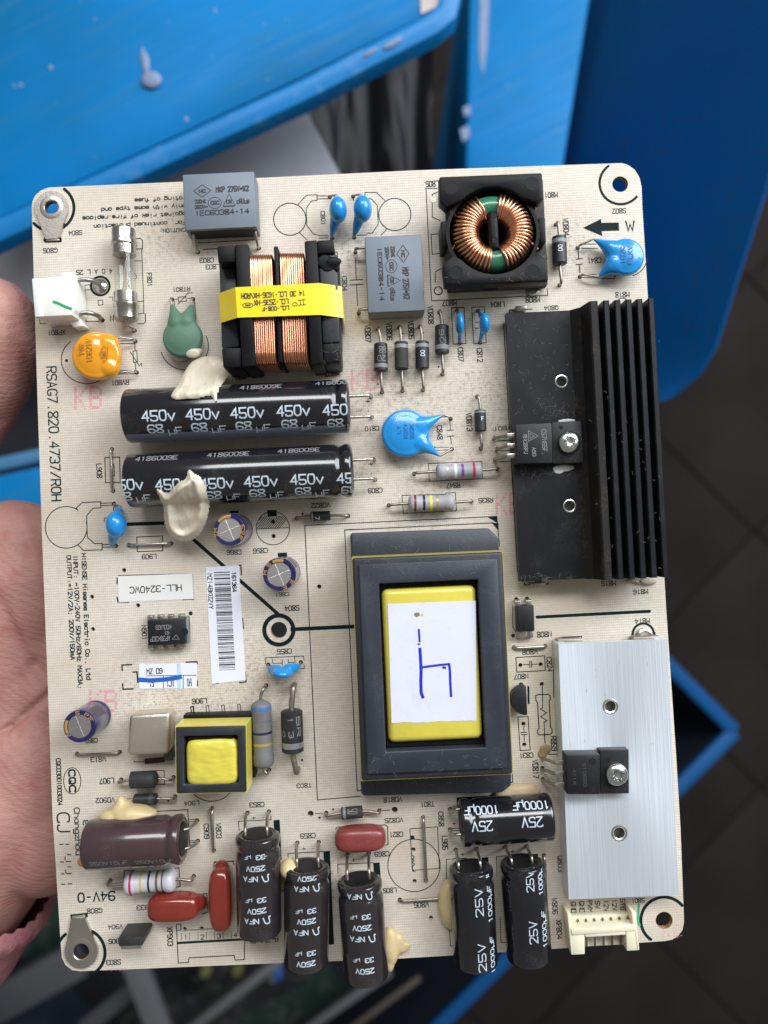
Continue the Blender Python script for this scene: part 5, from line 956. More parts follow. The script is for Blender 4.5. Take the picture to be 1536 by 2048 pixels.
# ---------------- integrated circuits
def dip(name,c,quad,z,pins_t,pins_b,label):
    q=[P(c,*p,z) for p in quad]; cx=sum(p.x for p in q)/4; cy=sum(p.y for p in q)/4
    o=obj(name, MB().prism([(p.x,p.y) for p in q],1.0,z), BLACKS, BOARD, origin=(cx,cy,0), bevel=.3, label=label)
    for lst,s in ((pins_t,1),(pins_b,-1)):
        for u,v in lst:
            g=P(c,u,v); edge=(q[0].y+q[1].y)/2 if s>0 else (q[2].y+q[3].y)/2
            t=(g.x-q[0].x)/(q[1].x-q[0].x); edge=(q[0].y+(q[1].y-q[0].y)*t) if s>0 else (q[3].y+(q[2].y-q[3].y)*t)
            y0=edge-s*.4; y1=g.y
            obj('pin', MB().loft([[(g.x-w2,yy,zz),(g.x+w2,yy,zz),(g.x+w2,yy2,zz2),(g.x-w2,yy2,zz2)] for yy,zz,yy2,zz2,w2 in ((y0,2.2,y0,1.9,.72),(y1-s*.2,2.2,y1-s*.25,1.9,.72),(y1+s*.12,1.9,y1-s*.18,1.75,.72),(y1+s*.15,.8,y1-s*.12,.8,.7),(y1+s*.15,-1,y1-s*.12,-1,.35))]), TIN, o, bevel=.05)
    return o
o=dip('integrated_circuit','H',[(822,618),(1108,605),(1118,800),(828,812)],4.0,[(865,575),(940,570),(1018,567),(1098,565)],[(868,825),(945,820),(1025,818),(1108,815)],'black eight-pin chip between the white stickers')
for s,b in (('AP3843CP',(848,738,1000,778)),('-E1',(955,700,1003,728)),('403JG9',(888,652,1012,688))): T('H',s,*b,ang=180,w_=4,z=4.0,parent=o,m=GPRINT,dz=.03)
LB([(1018,762),(1068,762),(1045,728)],4,True,4.01,'H',o,GPRINT)
p=P('H',1108,705,4.0); obj('pin_one_notch', MB().lathe((p.x,p.y,3.96),(0,0,1),[(0,1.0),(.06,.95)],18), mat('deep_black',(.003,.003,.003),.9), o)
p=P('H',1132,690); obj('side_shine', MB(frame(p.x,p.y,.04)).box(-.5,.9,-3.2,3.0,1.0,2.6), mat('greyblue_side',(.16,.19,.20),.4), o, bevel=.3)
o=dip('optocoupler','K',[(130,197),(260,193),(266,394),(136,400)],4.2,[(125,150),(207,147)],[(140,438),(222,433)],'black four-pin optocoupler between the transformer and the right edge')
p=P('K',182,366,4.2); obj('pin_one_dimple', MB().lathe((p.x,p.y,4.18),(0,0,1),[(0,.34),(.06,.3)],14), BLACK, o)
pts=[(210,818),(210,1038)]; q=[P2('K',210,1036,5)]+[P2('K',205-118*math.sin(math.radians(an)),928+112*math.cos(math.radians(an)),5) for an in range(8,176,12)]+[P2('K',200,818,5)]
o=obj('transistor', MB().prism(q,1.2,5.2), BLACKS, BOARD, bevel=.2, bang=50, origin=(q[0][0],q[0][1],0), label='small half-round black transistor beside the printed resistor outline')
g=P('K',162,802); lead(o,[Vector((g.x,g.y-2.2,2)),Vector((g.x,g.y-.4,1.6)),Vector((g.x,g.y,.6)),Vector((g.x,g.y,-1.2))],.3,TIND)
# upright flat transistor lower left
zt=8.0
q=[P('N',*p,zt) for p in ((572,1168),(782,1160),(768,1228),(580,1235))]
o=obj('transistor', MB().prism([(p.x,p.y) for p in q],.6,zt), mat('grey_black_epoxy',(.022,.022,.021),.5,dust=.1,bump=.2,bs=4), BOARD, origin=(q[0].x,q[0].y,0), bevel=.3, label='flat upright black transistor near the lower left metal lug')
p=[P('N',*k_,zt-.1) for k_ in ((588,1222),(765,1214),(758,1250),(600,1257))]
obj('metal_back', MB().prism([(k_.x,k_.y) for k_ in p],.6,zt-.1), LUGM, o, bevel=.15)

# ---------------- connectors
zt=9.5
q=[P('A',*p,zt) for p in ((92,908),(385,888),(400,1192),(115,1205))]
o=obj('connector', MB().prism([(p.x,p.y) for p in q],.3,zt), WHITEP, BOARD, origin=(q[0].x,q[0].y,0), bevel=.35, label='white two-pin mains connector with a green pen mark at the left edge')
part('shroud','A',[(88,908),(150,904),(172,1202),(112,1206)],.3,zt+.5,WHITEP,o,.3); part('shroud','A',[(308,862),(405,856),(428,1150),(398,1188)],.3,zt-1.2,WHITEP,o,.4)
part('latch','A',[(338,1195),(435,1168),(495,1275),(408,1285)],.3,4.5,WHITEP,o,.4); part('base_step','A',[(400,905),(445,900),(455,1180),(420,1185)],.3,5.0,WHITEP,o,.4)
obj('pen_mark', MB().ribbon([P2('A',u,v,zt) for u,v in ((258,1090),(290,1100),(340,1125),(392,1143))],LEN('A',22,zt),lambda p:Vector((p[0],p[1],zt+.03))), mat('green_pen',(.01,.30,.10),.5,var=.3,vs=.5), o, smooth=0)
for pts in (((420,925,5),(520,918,4.8),(590,935,2.6),(620,965,.3)),((420,1182,5),(530,1172,4.8),(600,1195,2.6),(632,1228,-1.0))): lead(o,[P('A',*p) for p in pts],.62,mat('grey_pin',(.36,.35,.33),.38,1.0))
p=P('A',617,968); obj('solder_joint', MB().lathe((p.x,p.y,.03),(0,0,1),[(0,2.0),(.25,1.9),(.6,1.5),(.9,.9),(1.3,.45)],28), NICK, o, smooth=70)
# seven-pin cream connector
zt=5.6; CN=None
def cpart(name,pts,z0,z1,bev=.25): return part(name,'R',pts,z0,z1,CREAM,CN,bev)
q=[P('R',*p,2.2) for p in ((332,1592),(882,1565),(910,1700),(345,1725))]
CN=obj('connector', MB().prism([(p.x,p.y) for p in q],.1,2.2), CREAM, BOARD, origin=(q[0].x,q[0].y,0), bevel=.2, label='cream seven-pin connector at the lower right edge')
cpart('side_wall',[(318,1590),(352,1588),(472,1905),(355,1922)][:0] or [(318,1572),(350,1568),(372,1920),(352,1922)],.1,zt); cpart('side_wall',[(865,1545),(905,1560),(936,1880),(905,1885)],.1,zt)
cpart('front_wall',[(352,1700),(905,1665),(908,1715),(356,1755)],.1,zt+.3); cpart('front_leg',[(358,1740),(466,1733),(470,1916),(362,1922)],.1,zt); cpart('front_leg',[(820,1705),(905,1700),(935,1882),(826,1888)],.1,zt)
cpart('cavity_floor',[(460,1740),(835,1712),(838,1832),(466,1850)],.1,1.2); cpart('cavity_bar',[(472,1736),(818,1712),(819,1750),(473,1772)],2.5,zt)
for k in range(7):
    u=388+k*70.5; v=1578-k*4.2; g=P('R',u,v); e=P('R',u+22,v+85,2.6)
    lead(CN,[Vector((g.x,g.y,-1)),Vector((g.x,g.y,1.6)),Vector((e.x,e.y+.6,3.2)),e],.34,TIND,'pin')
    if 0<k<6:
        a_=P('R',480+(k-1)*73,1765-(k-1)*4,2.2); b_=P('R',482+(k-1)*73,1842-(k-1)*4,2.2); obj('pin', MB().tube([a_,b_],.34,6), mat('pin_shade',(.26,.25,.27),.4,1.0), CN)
line('R',20,[(928,1488),(925,1560),(922,1635),(935,1668)],z=.03,m=mat('green_pen2',(.05,.36,.16),.6),name='pen_mark',rnd=True)

# ---------------- metal lugs on two corners
def lug(c,ctr,ro,ri,neck,label):
    p=P(c,*ctr,.9); ro=LEN(c,ro); ri=LEN(c,ri); nk=[P(c,*k_,.9) for k_ in neck]; md=(nk[0]+nk[1])/2; d=(md-p).normalized(); base=math.atan2(d.y,d.x)
    cu=bpy.data.curves.new('c','CURVE'); cu.dimensions='2D'; cu.fill_mode='BOTH'; cu.extrude=.35
    outl=[(p.x+ro*math.cos(base+math.radians(t)),p.y+ro*math.sin(base+math.radians(t))) for t in range(62,299,6)]
    sh=[ (nk[0].lerp(p,.42)), (nk[1].lerp(p,.42)) ]
    s0,s1=nk[0],nk[1]
    last=Vector((outl[-1][0],outl[-1][1],.9))
    if (last-nk[1]).length<(last-nk[0]).length: s0,s1=nk[1],nk[0]
    outl=outl+[(s0.x,s0.y),(s1.x,s1.y)]
    for pts in (outl,[(p.x+ri*math.cos(k*.2244),p.y+ri*math.sin(k*.2244)) for k in range(28)]):
        s=cu.splines.new('POLY'); s.points.add(len(pts)-1); s.use_cyclic_u=True
        for a_,b_ in zip(s.points,pts): a_.co=(b_[0],b_[1],0,1)
    t=bpy.data.objects.new('t',cu); COL.objects.link(t); dg=bpy.context.evaluated_depsgraph_get(); me=bpy.data.meshes.new_from_object(t.evaluated_get(dg)); bpy.data.objects.remove(t)
    mb=MB(); mb.add([(v.co.x,v.co.y,v.co.z+.45) for v in me.vertices],[tuple(f_.vertices) for f_ in me.polygons]); bpy.data.meshes.remove(me)
    o=obj('mounting_lug',mb,LUGM,BOARD,origin=(p.x,p.y,0),smooth=20,bevel=.12,bang=60,label=label)
    obj('hole_collar', MB().lathe((p.x,p.y,-1.2),(0,0,1),[(0,ri*.96),(1.9,ri*.96),(2.12,ri*1.05),(2.1,ri*1.45),(1.95,ri*1.7)],32,caps=False), LUGM, o)
    e=(nk[0]+nk[1])/2; obj('lug_tail', MB(frame(e.x,e.y,base-math.pi/2)).box(-(nk[0]-nk[1]).length/2,(nk[0]-nk[1]).length/2,-.1,.45,-1.2,.6), LUGM, o, bevel=.15)
    obj('slot', MB(frame(e.x,e.y,base-math.pi/2)).box(-(nk[0]-nk[1]).length/2-.5,(nk[0]-nk[1]).length/2+.5,-.4,.75,-.3,.012), mat('deep_black',(.003,.003,.003),.9), o)
lug('A',(240,362),128,56,((195,605),(295,600)),'silver ring lug on the upper left mounting hole')
lug('N',(283,1275),128,62,((205,1012),(312,1008)),'coppery silver ring lug on the lower left mounting hole')

# ---------------- stickers
def sticker(c,quad,label,m,z=.09):
    q=[P(c,*p,z) for p in quad]; return obj('sticker', MB().prism([(p.x,p.y) for p in q],.02,z), m, BOARD, origin=(q[0].x,q[0].y,0), smooth=0, label=label)
o=sticker('H',[(597,278),(1170,258),(1180,452),(605,478)],'translucent white sticker with the model code',PAPERC); T('H','HLL-3240WC',690,348,1088,402,180,6,z=.09,parent=o,m=INKBLK)
o=sticker('H',[(760,950),(1205,945),(1205,1138),(762,1142)],'small white sticker with blue marker scribble',PAPER); z=.09
T('H','MZ D9',818,985,942,1030,0,5.5,z=.09,parent=o,m=INKBLK); LB([(818,1043),(1200,1038)],5,False,.09,'H',o); LB([(948,1042),(948,1136)],5,False,.095,'H',o); LB([(1100,1042),(1100,1136)],5,False,.095,'H',o)
T('H','H1',1122,1062,1164,1126,180,5.5,z=.09,parent=o,m=INKBLK); T('H','IC1',968,1062,1034,1128,180,5.5,z=.09,parent=o,m=INKBLK); T('H','F1',836,1062,874,1128,180,5.5,z=.09,parent=o,m=INKBLK)
obj('marker_stroke', MB().ribbon([P2('H',u,v) for u,v in ((765,1072),(850,1078),(960,1070),(1050,1058),(1080,1050))],LEN('H',34),lambda p:Vector((p[0],p[1],.15))), mat('blue_marker',(.01,.10,.42),.5,var=.2), o, smooth=0)
obj('marker_stroke', MB().ribbon([P2('H',u,v) for u,v in ((1066,955),(1068,1040),(1072,1135))],LEN('H',26),lambda p:Vector((p[0],p[1],.14))), mat('pale_blue_marker',(.42,.60,.78),.5,var=.2), o, smooth=0)
o=sticker('I',[(55,552),(372,530),(440,1632),(115,1670)],'white barcode sticker left of the centre mounting hole',PAPER)
mb=MB(); v=595
a0,a1=P('I',133,597,.1),P('I',288,592,.1); b0,b1=P('I',188,1565,.1),P('I',342,1558,.1); t=0; random.seed(11)
while t<.985:
    bw=random.choice([.004,.004,.006,.009,.014]); t2=min(1,t+bw)
    mb.add([a0.lerp(b0,t)+Vector((0,0,.02)),a1.lerp(b1,t)+Vector((0,0,.02)),a1.lerp(b1,t2)+Vector((0,0,.02)),a0.lerp(b0,t2)+Vector((0,0,.02))],[(0,1,2,3)]); t=t2+random.choice([.005,.007,.010,.014])
obj('barcode',mb,INKBLK,o,smooth=0); T('I','161364',306,592,350,788,'d',8,z=.09,parent=o,m=INKBLK); T('I','MZ14BK02VY',76,610,124,950,'d',6,z=.09,parent=o,m=INKBLK)

# ---------------- glue
def drape(name,outline,capo,lowslope,thick,ridge,seed,label,m):
    """sheet of glue over the barrel of capo and down its flank; outline = (F-crop u,v,z)"""
    from mathutils import noise
    a,d,L_,r=EXTRA[capo]; n=Vector((0,0,1)); b=n.cross(d); b=b if b.y>0 else -b
    pts=[P('F',*q) for q in outline]; pts=[(p.x,p.y) for p in pts]; pts=chaikin(pts+[pts[0]],2)[:-1]
    x0,x1=min(p[0] for p in pts),max(p[0] for p in pts); y0,y1=min(p[1] for p in pts),max(p[1] for p in pts); h=.28
    def sd(x,y):
        ins=False; dm=1e9; k=len(pts)
        for i in range(k):
            (ax_,ay),(bx,by)=pts[i],pts[(i+1)%k]
            if (ay>y)!=(by>y) and x<(bx-ax_)*(y-ay)/(by-ay)+ax_: ins=not ins
            dx,dy=bx-ax_,by-ay; t=max(0,min(1,((x-ax_)*dx+(y-ay)*dy)/(dx*dx+dy*dy+1e-9))); dm=min(dm,math.hypot(x-ax_-dx*t,y-ay-dy*t))
        return dm if ins else -dm
    def base(x,y):
        off=(Vector((x,y,0))-Vector((a.x,a.y,0))).dot(b)
        if abs(off)<r*.94: return a.z+math.sqrt(r*r-off*off)
        z1=a.z+math.sqrt(r*r-(r*.94)**2); return max(.05,z1-(abs(off)-r*.94)*lowslope)
    mb=MB(); idx={}; vs=[]; fs=[]; nx=int((x1-x0)/h)+3; ny=int((y1-y0)/h)+3
    for i in range(nx):
        for j in range(ny):
            x=x0+(i-1)*h; y=y0+(j-1)*h; q=sd(x,y)
            if q<-.3: continue
            e=max(0,min(1,(q+.3)/1.5)); prof=math.sqrt(max(0,1-(1-e)**2)); k=Vector((x*.35,y*.35,seed))
            t=(thick*(1+.5*noise.noise(k))+ridge*math.exp(-((q-1.5)/.9)**2)*(1+.6*noise.noise(k*.6))+.22*noise.noise(Vector((x*1.1,y*.5,seed+3))))*prof
            idx[(i,j)]=len(vs); vs.append((x,y,base(x,y)-.12*(1-e)+t))
    for (i,j) in idx:
        if (i+1,j) in idx and (i,j+1) in idx and (i+1,j+1) in idx: fs.append((idx[(i,j)],idx[(i+1,j)],idx[(i+1,j+1)],idx[(i,j+1)]))
    mb.add(vs,fs); c_=P('F',outline[0][0],outline[0][1]); return obj(name,mb,m,BOARD,origin=(c_.x,c_.y,0),smooth=80,label=label)
def rough(c):
    from mathutils import noise
    n=noise.noise(c*.22)*.45+noise.noise(c*.7)*.07; return c+Vector((n*.3,n*.3,n))
caps=[o_.name for o_ in BOARD.children if o_.name.startswith('electrolytic_capacitor')]
drape('glue_blob',[(1074,296,14.2),(1105,210,13.5),(1145,120,11),(1195,40,8),(1240,-15,7),(1335,-55,7),(1425,-45,7),(1490,-5,6),(1545,50,5),(1550,110,5),(1475,180,10),(1445,215,13),(1432,260,14.4),(1424,335,14.6),(1410,290,14.6),(1375,255,14.6),(1300,288,14.6),(1180,298,14.6)],caps[0],.75,1.1,.35,2.0,'thick white glue bridging the choke and the upper long capacitor',GLUE)
drape('glue_blob',[(980,985,13),(1005,1060,12),(1035,1160,9),(1055,1270,5),(1105,1355,3),(1180,1392,2),(1265,1386,2),(1340,1320,3),(1380,1200,6),(1378,1080,10),(1352,1005,13),(1342,955,14),(1305,895,14.6),(1262,878,14.6),(1232,850,14.8),(1214,840,14.8),(1210,890,14.8),(1195,920,14.6),(1150,938,14.6),(1100,985,14.3),(1050,1040,13.5),(1020,1010,13.2)],caps[1],.55,.55,1.25,5.0,'scooped white glue smeared over the lower long capacitor',GLUE)
mb=MB()
for u,v,z_,r in ((620,160,3,(3.2,2.8,3)),(575,200,3,(5,2.0,3.5)),(690,190,4,(5.5,2.6,3.6)),(750,190,4,(4.5,1.9,3.0)),(603,115,3.6,(1.5,2.4,1.4)),(500,218,2.5,(3.4,1.2,2.5))): mb.ell(P('N',u,v,z_),r)
blob('glue_blob',mb,GLUEY,BOARD,voxel=.35,it=16,label='yellowed glue above the purple capacitor',disp=rough)
mb=MB()
for u,v,z_,r in ((1460,1200,1.2,(2.4,5,2.0)),(1490,1180,.9,(3,3.2,1.4)),(1520,1210,.8,(3,1.6,1.1)),(1560,1190,.8,(2,.9,.9)),(1450,1280,1,(1.6,4,1.6))): mb.ell(P('O',u,v,z_),r)
blob('glue_blob',mb,GLUEY,BOARD,voxel=.3,it=6,label='yellow glue spur beside the lowest brown-black capacitor',disp=rough)
blob('glue_blob',MB().ell(P('Q',562,1005,1.0),(3.0,6.6,2.2)).ell(P('Q',572,1080,1.0),(2.6,4.2,1.8)),GLUEY,BOARD,voxel=.35,it=6,label='yellow glue squeezed out left of the lower black capacitors',disp=rough)
blob('glue_blob',MB().ell(P('Q',1130,95,.8),(5.6,2.3,1.6)).ell(P('Q',1040,115,.8),(4.0,2.0,1.6)),mat('brown_glue',(.52,.40,.24),.5,var=.12,bump=.2),BOARD,voxel=.35,it=6,label='tan glue under the crosswise black capacitor',disp=rough)
blob('glue_blob',MB().ell(P('O',685,600,6.0),(2.4,2.4,3.2)).ell(P('O',632,650,1.2),(1.4,4,1.4)),GLUEY,BOARD,voxel=.3,it=6,label='yellow glue beside the middle brown-black capacitor',disp=rough)
blob('flux_stain',MB().ell(P('N',285,565,.05),(1.1,1.4,.3)),mat('amber_flux',(.45,.24,.04),.3),PANEL,voxel=.2)

# ---------------- loose dust fibres caught on the parts
random.seed(3); mb=MB(); FIB=mat('dust_fibre',(.27,.245,.21),.9,var=.2)
def fibres(c,u0,v0,u1,v1,z_,n,l=2.0):
    for _ in range(n):
        p=P(c,random.uniform(u0,u1),random.uniform(v0,v1),z_); an=random.uniform(0,6.28); q=[p+Vector((0,0,.06))]
        for k in range(4):
            an+=random.uniform(-.9,.9); q.append(q[-1]+Vector((math.cos(an),math.sin(an),random.uniform(-.02,.05)))*random.uniform(.25,.5)*l*.7)
        mb.tube(q,random.uniform(.012,.026),4)
fibres('E',140,180,590,820,6.05,90,.9); fibres('E',330,740,640,830,6.1,34,1.4); fibres('E',180,1130,600,1200,6.1,40,1.2); fibres('E',600,820,680,1100,6.2,26,1.6); fibres('E',190,1820,700,1860,6.1,30,1.4); fibres('E',640,120,1100,1800,13.55,34,.8); fibres('E',0,900,180,1120,4.2,40,2.0)
fibres('J',340,140,1300,260,5.6,26,1.6); fibres('J',400,300,1340,450,16.1,22,1.3); fibres('J',420,1600,1380,1740,16.1,26,1.3); fibres('J',420,1780,1380,1850,5.6,26,1.5)
fibres('D',240,300,720,760,.15,40,1.6); fibres('D',560,1340,1150,1460,4.0,12,2.0); fibres('D',550,1600,920,1720,4.5,12,2.0); fibres('C',200,640,740,700,13.1,14,1.2); fibres('B',880,1060,1010,1200,14,8,1.5); fibres('D',1030,880,1290,1330,2.5,26,2.0); fibres('K',430,500,1300,1280,7.05,14,.9)
obj('dust_fibres',mb,FIB,BOARD,kind='stuff')
# ================================================================== the hand that holds the board (mostly hidden under it)
SKIN=mat('skin',(0.45,0.225,0.185),.5,var=.16,vs=.05,dust=.8,dcol=(.41,.135,.12),ds=.07,bump=.8,bs=1.3,sss=.25,stretch=(.35,2.4,1))
nt=SKIN.node_tree
for n_ in nt.nodes:
    if n_.type=='TEX_NOISE' and n_.inputs['Scale'].default_value<100: n_.inputs['Detail'].default_value=3
wv=nt.nodes.new('ShaderNodeTexWave'); wv.bands_direction='DIAGONAL'; wv.inputs['Scale'].default_value=260; wv.inputs['Distortion'].default_value=6; wv.inputs['Detail'].default_value=3; wv.inputs['Detail Scale'].default_value=.6
tcs=[n_ for n_ in nt.nodes if n_.type=='TEX_COORD'][0]; nt.links.new(tcs.outputs['Object'],wv.inputs[0])
bmp=[n_ for n_ in nt.nodes if n_.type=='BUMP'][0]; b2_=nt.nodes.new('ShaderNodeBump'); b2_.inputs['Strength'].default_value=.2; b2_.inputs['Distance'].default_value=.0003; nt.links.new(wv.outputs['Fac'],b2_.inputs['Height']); nt.links.new(b2_.outputs[0],bmp.inputs['Normal'])
mb=MB()
def PP(u,v,z): return P('Z',u,v,z)
mb.limb([PP(-190,1330,-30),PP(-190,1080,-27),PP(-125,925,-22),PP(-78,842,-18),PP(-34,752,-15),PP(-20,690,-13.5),PP(-15,640,-13)],[17,14.5,12.6,12.2,13.2,13.6,12.2],18)      # thumb
for u,v,z,r in ((30,1180,-27,(22,27,15)),(-20,1260,-27,(26,32,15)),(110,1250,-30,(20,36,13)),(60,1400,-29,(22,26,14)),(40,1560,-25,(21,27,16)),(80,1640,-26,(17,22,15)),(-80,1500,-28,(28,40,16)),(190,1350,-32,(24,44,11)),(-120,1300,-28,(24,40,15)),(95,1100,-30,(16,14,10))): mb.ell(PP(u,v,z),r,None,24,14)
for i in range(4):
    v=1090+i*105; L_=(250,300,290,240)[i]; mb.limb([PP(170,v+40,-31),PP(170+L_*.45,v-20,-28),PP(170+L_*.8,v-45,-19),PP(170+L_,v-60,-11.5)],[10.5,9.6,8.8,7.6])
mb.limb([PP(0,1600,-28),PP(-70,1740,-31),PP(-190,1900,-36),PP(-420,2200,-44)],[23,23,24,27],20)
hp=PP(0,1400,-28)
def skinwrap(c):
    from mathutils import noise
    k=noise.noise(c*.10)*.9+noise.noise(c*.28)*.25
    # palm creases
    s=0
    for a_,b_,d_,w2 in CREASE:
        ab=b_-a_; t=max(0,min(1,(Vector((c.x,c.y))-a_).dot(ab)/ab.length_squared)); q=(Vector((c.x,c.y))-(a_+ab*t)).length; s+=d_*math.exp(-(q/w2)**2)
    return c+Vector((0,0,k*.5-s))
def c2(u,v): q=PP(u,v,-15); return Vector((q.x,q.y))
CREASE=[(c2(-60,1490),c2(20,1455),1.5,1.1),(c2(20,1455),c2(110,1375),1.5,1.1),(c2(-10,1170),c2(60,1330),.8,1.4),(c2(60,1330),c2(95,1390),.8,1.4),(c2(-10,845),c2(60,832),1.4,1.0),(c2(40,1010),c2(88,1110),.7,1.6),(c2(20,1200),c2(40,1420),.5,1.8)]
HAND=blob('hand',mb,SKIN,None,origin=hp,voxel=.8,it=14,label='bare hand gripping the board by its left edge, palm up, pink cuff at the wrist',cat='hand',disp=skinwrap)
CUFF=mat('pink_knit',(0.42,0.17,0.19),.9,var=.18,vs=.6,bump=.9,bs=1.2)
path=[PP(-58,1722,-30),PP(-70,1740,-31),PP(-190,1900,-36),PP(-420,2200,-44)]; ax=(path[-1]-path[0]).normalized(); u_=ax.cross(Vector((0,0,1))).normalized(); v_=u_.cross(ax); loops=[]
for i in range(46):
    t=i/45; c_=path[0].lerp(path[-1],t*.9); l=[]
    for k in range(72):
        an=6.28318*k/72; rr=27.5+.9*abs(math.sin(k*math.pi/72*36))+(.8*math.sin(i*.9) if i<6 else .3*math.sin(i*.7))-(2.2 if i==0 else 0)+t*5
        l.append(c_+(u_*math.cos(an)+v_*math.sin(an))*rr)
    loops.append(l)
obj('cuff',MB().loft(loops,caps=False),CUFF,HAND,smooth=60)

# ================================================================== what lies behind: blue steelwork, a bin of scrap, the floor
def blue_paint(name,c0,c1,worn,rot=.45):
    """brushed-on enamel: uneven coats, dull scratches running with the sheet, a few bare flecks"""
    m=bpy.data.materials.new(name); m.use_nodes=True; nt=m.node_tree; N=nt.nodes; b=N['Principled BSDF']; b.inputs['Specular IOR Level'].default_value=.12
    tc=N.new('ShaderNodeTexCoord'); mp=N.new('ShaderNodeMapping'); mp.inputs['Rotation'].default_value=(0,0,-rot); nt.links.new(tc.outputs['Object'],mp.inputs[0])
    st=N.new('ShaderNodeMapping'); st.inputs['Scale'].default_value=(1,14,1); nt.links.new(mp.outputs[0],st.inputs[0])
    def noi(src,sc,det,ro=.55):
        n=N.new('ShaderNodeTexNoise'); n.inputs['Scale'].default_value=sc; n.inputs['Detail'].default_value=det; n.inputs['Roughness'].default_value=ro; nt.links.new(src,n.inputs[0]); return n.outputs[0]
    def rg(src,a,b_,c,d):
        r=N.new('ShaderNodeMapRange')
        for k,v in zip((1,2,3,4),(a,b_,c,d)): r.inputs[k].default_value=v
        nt.links.new(src,r.inputs[0]); return r.outputs[0]
    def mx(f,a,c):
        x=N.new('ShaderNodeMix'); x.data_type='RGBA'; nt.links.new(f,x.inputs[0])
        for k,v in ((6,a),(7,c)):
            if isinstance(v,tuple): x.inputs[k].default_value=v+(1,)
            else: nt.links.new(v,x.inputs[k])
        return x.outputs[2]
    col=mx(rg(noi(mp.outputs[0],7,4),.35,.68,0,1),c0,c1)
    col=mx(rg(noi(st.outputs[0],14,8,.7),.52,.72,0,.55),col,worn)
    col=mx(rg(noi(mp.outputs[0],160,3,.6),.70,.74,0,.6),col,(.20,.26,.36))
    nt.links.new(col,b.inputs['Base Color']); nt.links.new(rg(noi(st.outputs[0],20,5),.3,.7,.38,.62),b.inputs['Roughness']); return m
BLP=blue_paint('blue_paint',(0.0,0.175,0.48),(0.002,0.12,0.28),(.035,.15,.24))
BLP2=mat('blue_paint_rim',(0.002,0.16,0.42),.45,spec=.35,var=.2,vs=.02,dust=.4,dcol=(.20,.36,.50),ds=.06,bump=.2,bs=.2)
BLN=mat('shaded_blue_paint',(0.001,0.08,0.26),.55,spec=.2,var=.25,vs=.006,dust=.5,dcol=(.03,.04,.06),ds=.012)  # same blue paint, darkened in colour for the side turned from the light
def slab(name,pts,th,m,parent=None,label=None,cat=None,bevel=0,kind=None):
    top=[P('Z',*p) for p in pts]; mb=MB().loft([[p-Vector((0,0,th)) for p in top],top]); c_=sum(top,Vector())/len(top)
    return obj(name,mb,m,parent,origin=(c_-Vector((0,0,th))) if parent is None else None,bevel=bevel,label=label,cat=cat,kind=kind)
def bar(name,a,b,w_,h_,m,parent=None,label=None,cat=None,bevel=1.0,group=None):
    p=P('Z',*a); q=P('Z',*b); d=(q-p).normalized(); s=d.cross(Vector((0,0,1))).normalized(); n=s.cross(d)
    mb=MB().loft([[e+s*sx*w_/2+n*sz for sx,sz in ((-1,-h_),(1,-h_),(1,0),(-1,0))] for e in (p,q)])
    o=obj(name,mb,m,parent,origin=((p+q)/2-n*h_) if parent is None else None,bevel=bevel,label=label,cat=cat)
    if group: o['group']=group
    return o
# floor of dark tiles
FLM=bpy.data.materials.new('dark_floor_tile'); FLM.use_nodes=True; nt=FLM.node_tree; N=nt.nodes; b_=N['Principled BSDF']; b_.inputs['Roughness'].default_value=.85; b_.inputs['Specular IOR Level'].default_value=.12
tc=N.new('ShaderNodeTexCoord'); mp=N.new('ShaderNodeMapping'); mp.inputs['Rotation'].default_value=(0,0,.75); nt.links.new(tc.outputs['Object'],mp.inputs[0])
n1=N.new('ShaderNodeTexNoise'); n1.inputs['Scale'].default_value=6; n1.inputs['Detail'].default_value=8; nt.links.new(mp.outputs[0],n1.inputs[0])
cr=N.new('ShaderNodeValToRGB'); cr.color_ramp.elements[0].color=(.013,.0105,.0095,1); cr.color_ramp.elements[1].color=(.027,.022,.0195,1); cr.color_ramp.elements[0].position=.3; cr.color_ramp.elements[1].position=.75
nt.links.new(n1.outputs[0],cr.inputs[0]); nt.links.new(cr.outputs[0],b_.inputs['Base Color'])
FLZ=-650
ff=frame(0,0,.75); TILE=obj('floor',MB().box(-2600,2600,-2600,2600,FLZ-40,FLZ-3),mat('grout',(.014,.0115,.0105),.9,spec=.1),None,origin=(0,0,FLZ-40),kind='structure')
tile=MB(ff).box(-98.5,98.5,-98.5,98.5,0,3)
cc=P('Z',1400,1500,FLZ); rinv=Matrix.Rotation(-.75,2)@Vector((cc.x,cc.y)); first=None
for i in range(-4,5):
    for j in range(-4,5):
        x=(round(rinv.x/200)+i)*200; y=(round(rinv.y/200)+j)*200; p=ff(Vector((x,y,0)))
        if first is None:
            first=obj('tile',MB(ff).box(-98.7,98.7,-98.7,98.7,0,2.6),FLM,TILE,origin=(0,0,0),bevel=.8); t_=first
        else: t_=first.copy(); COL.objects.link(t_)
        t_.location=(p.x*MM,p.y*MM,(FLZ-3-(FLZ-40))*MM)
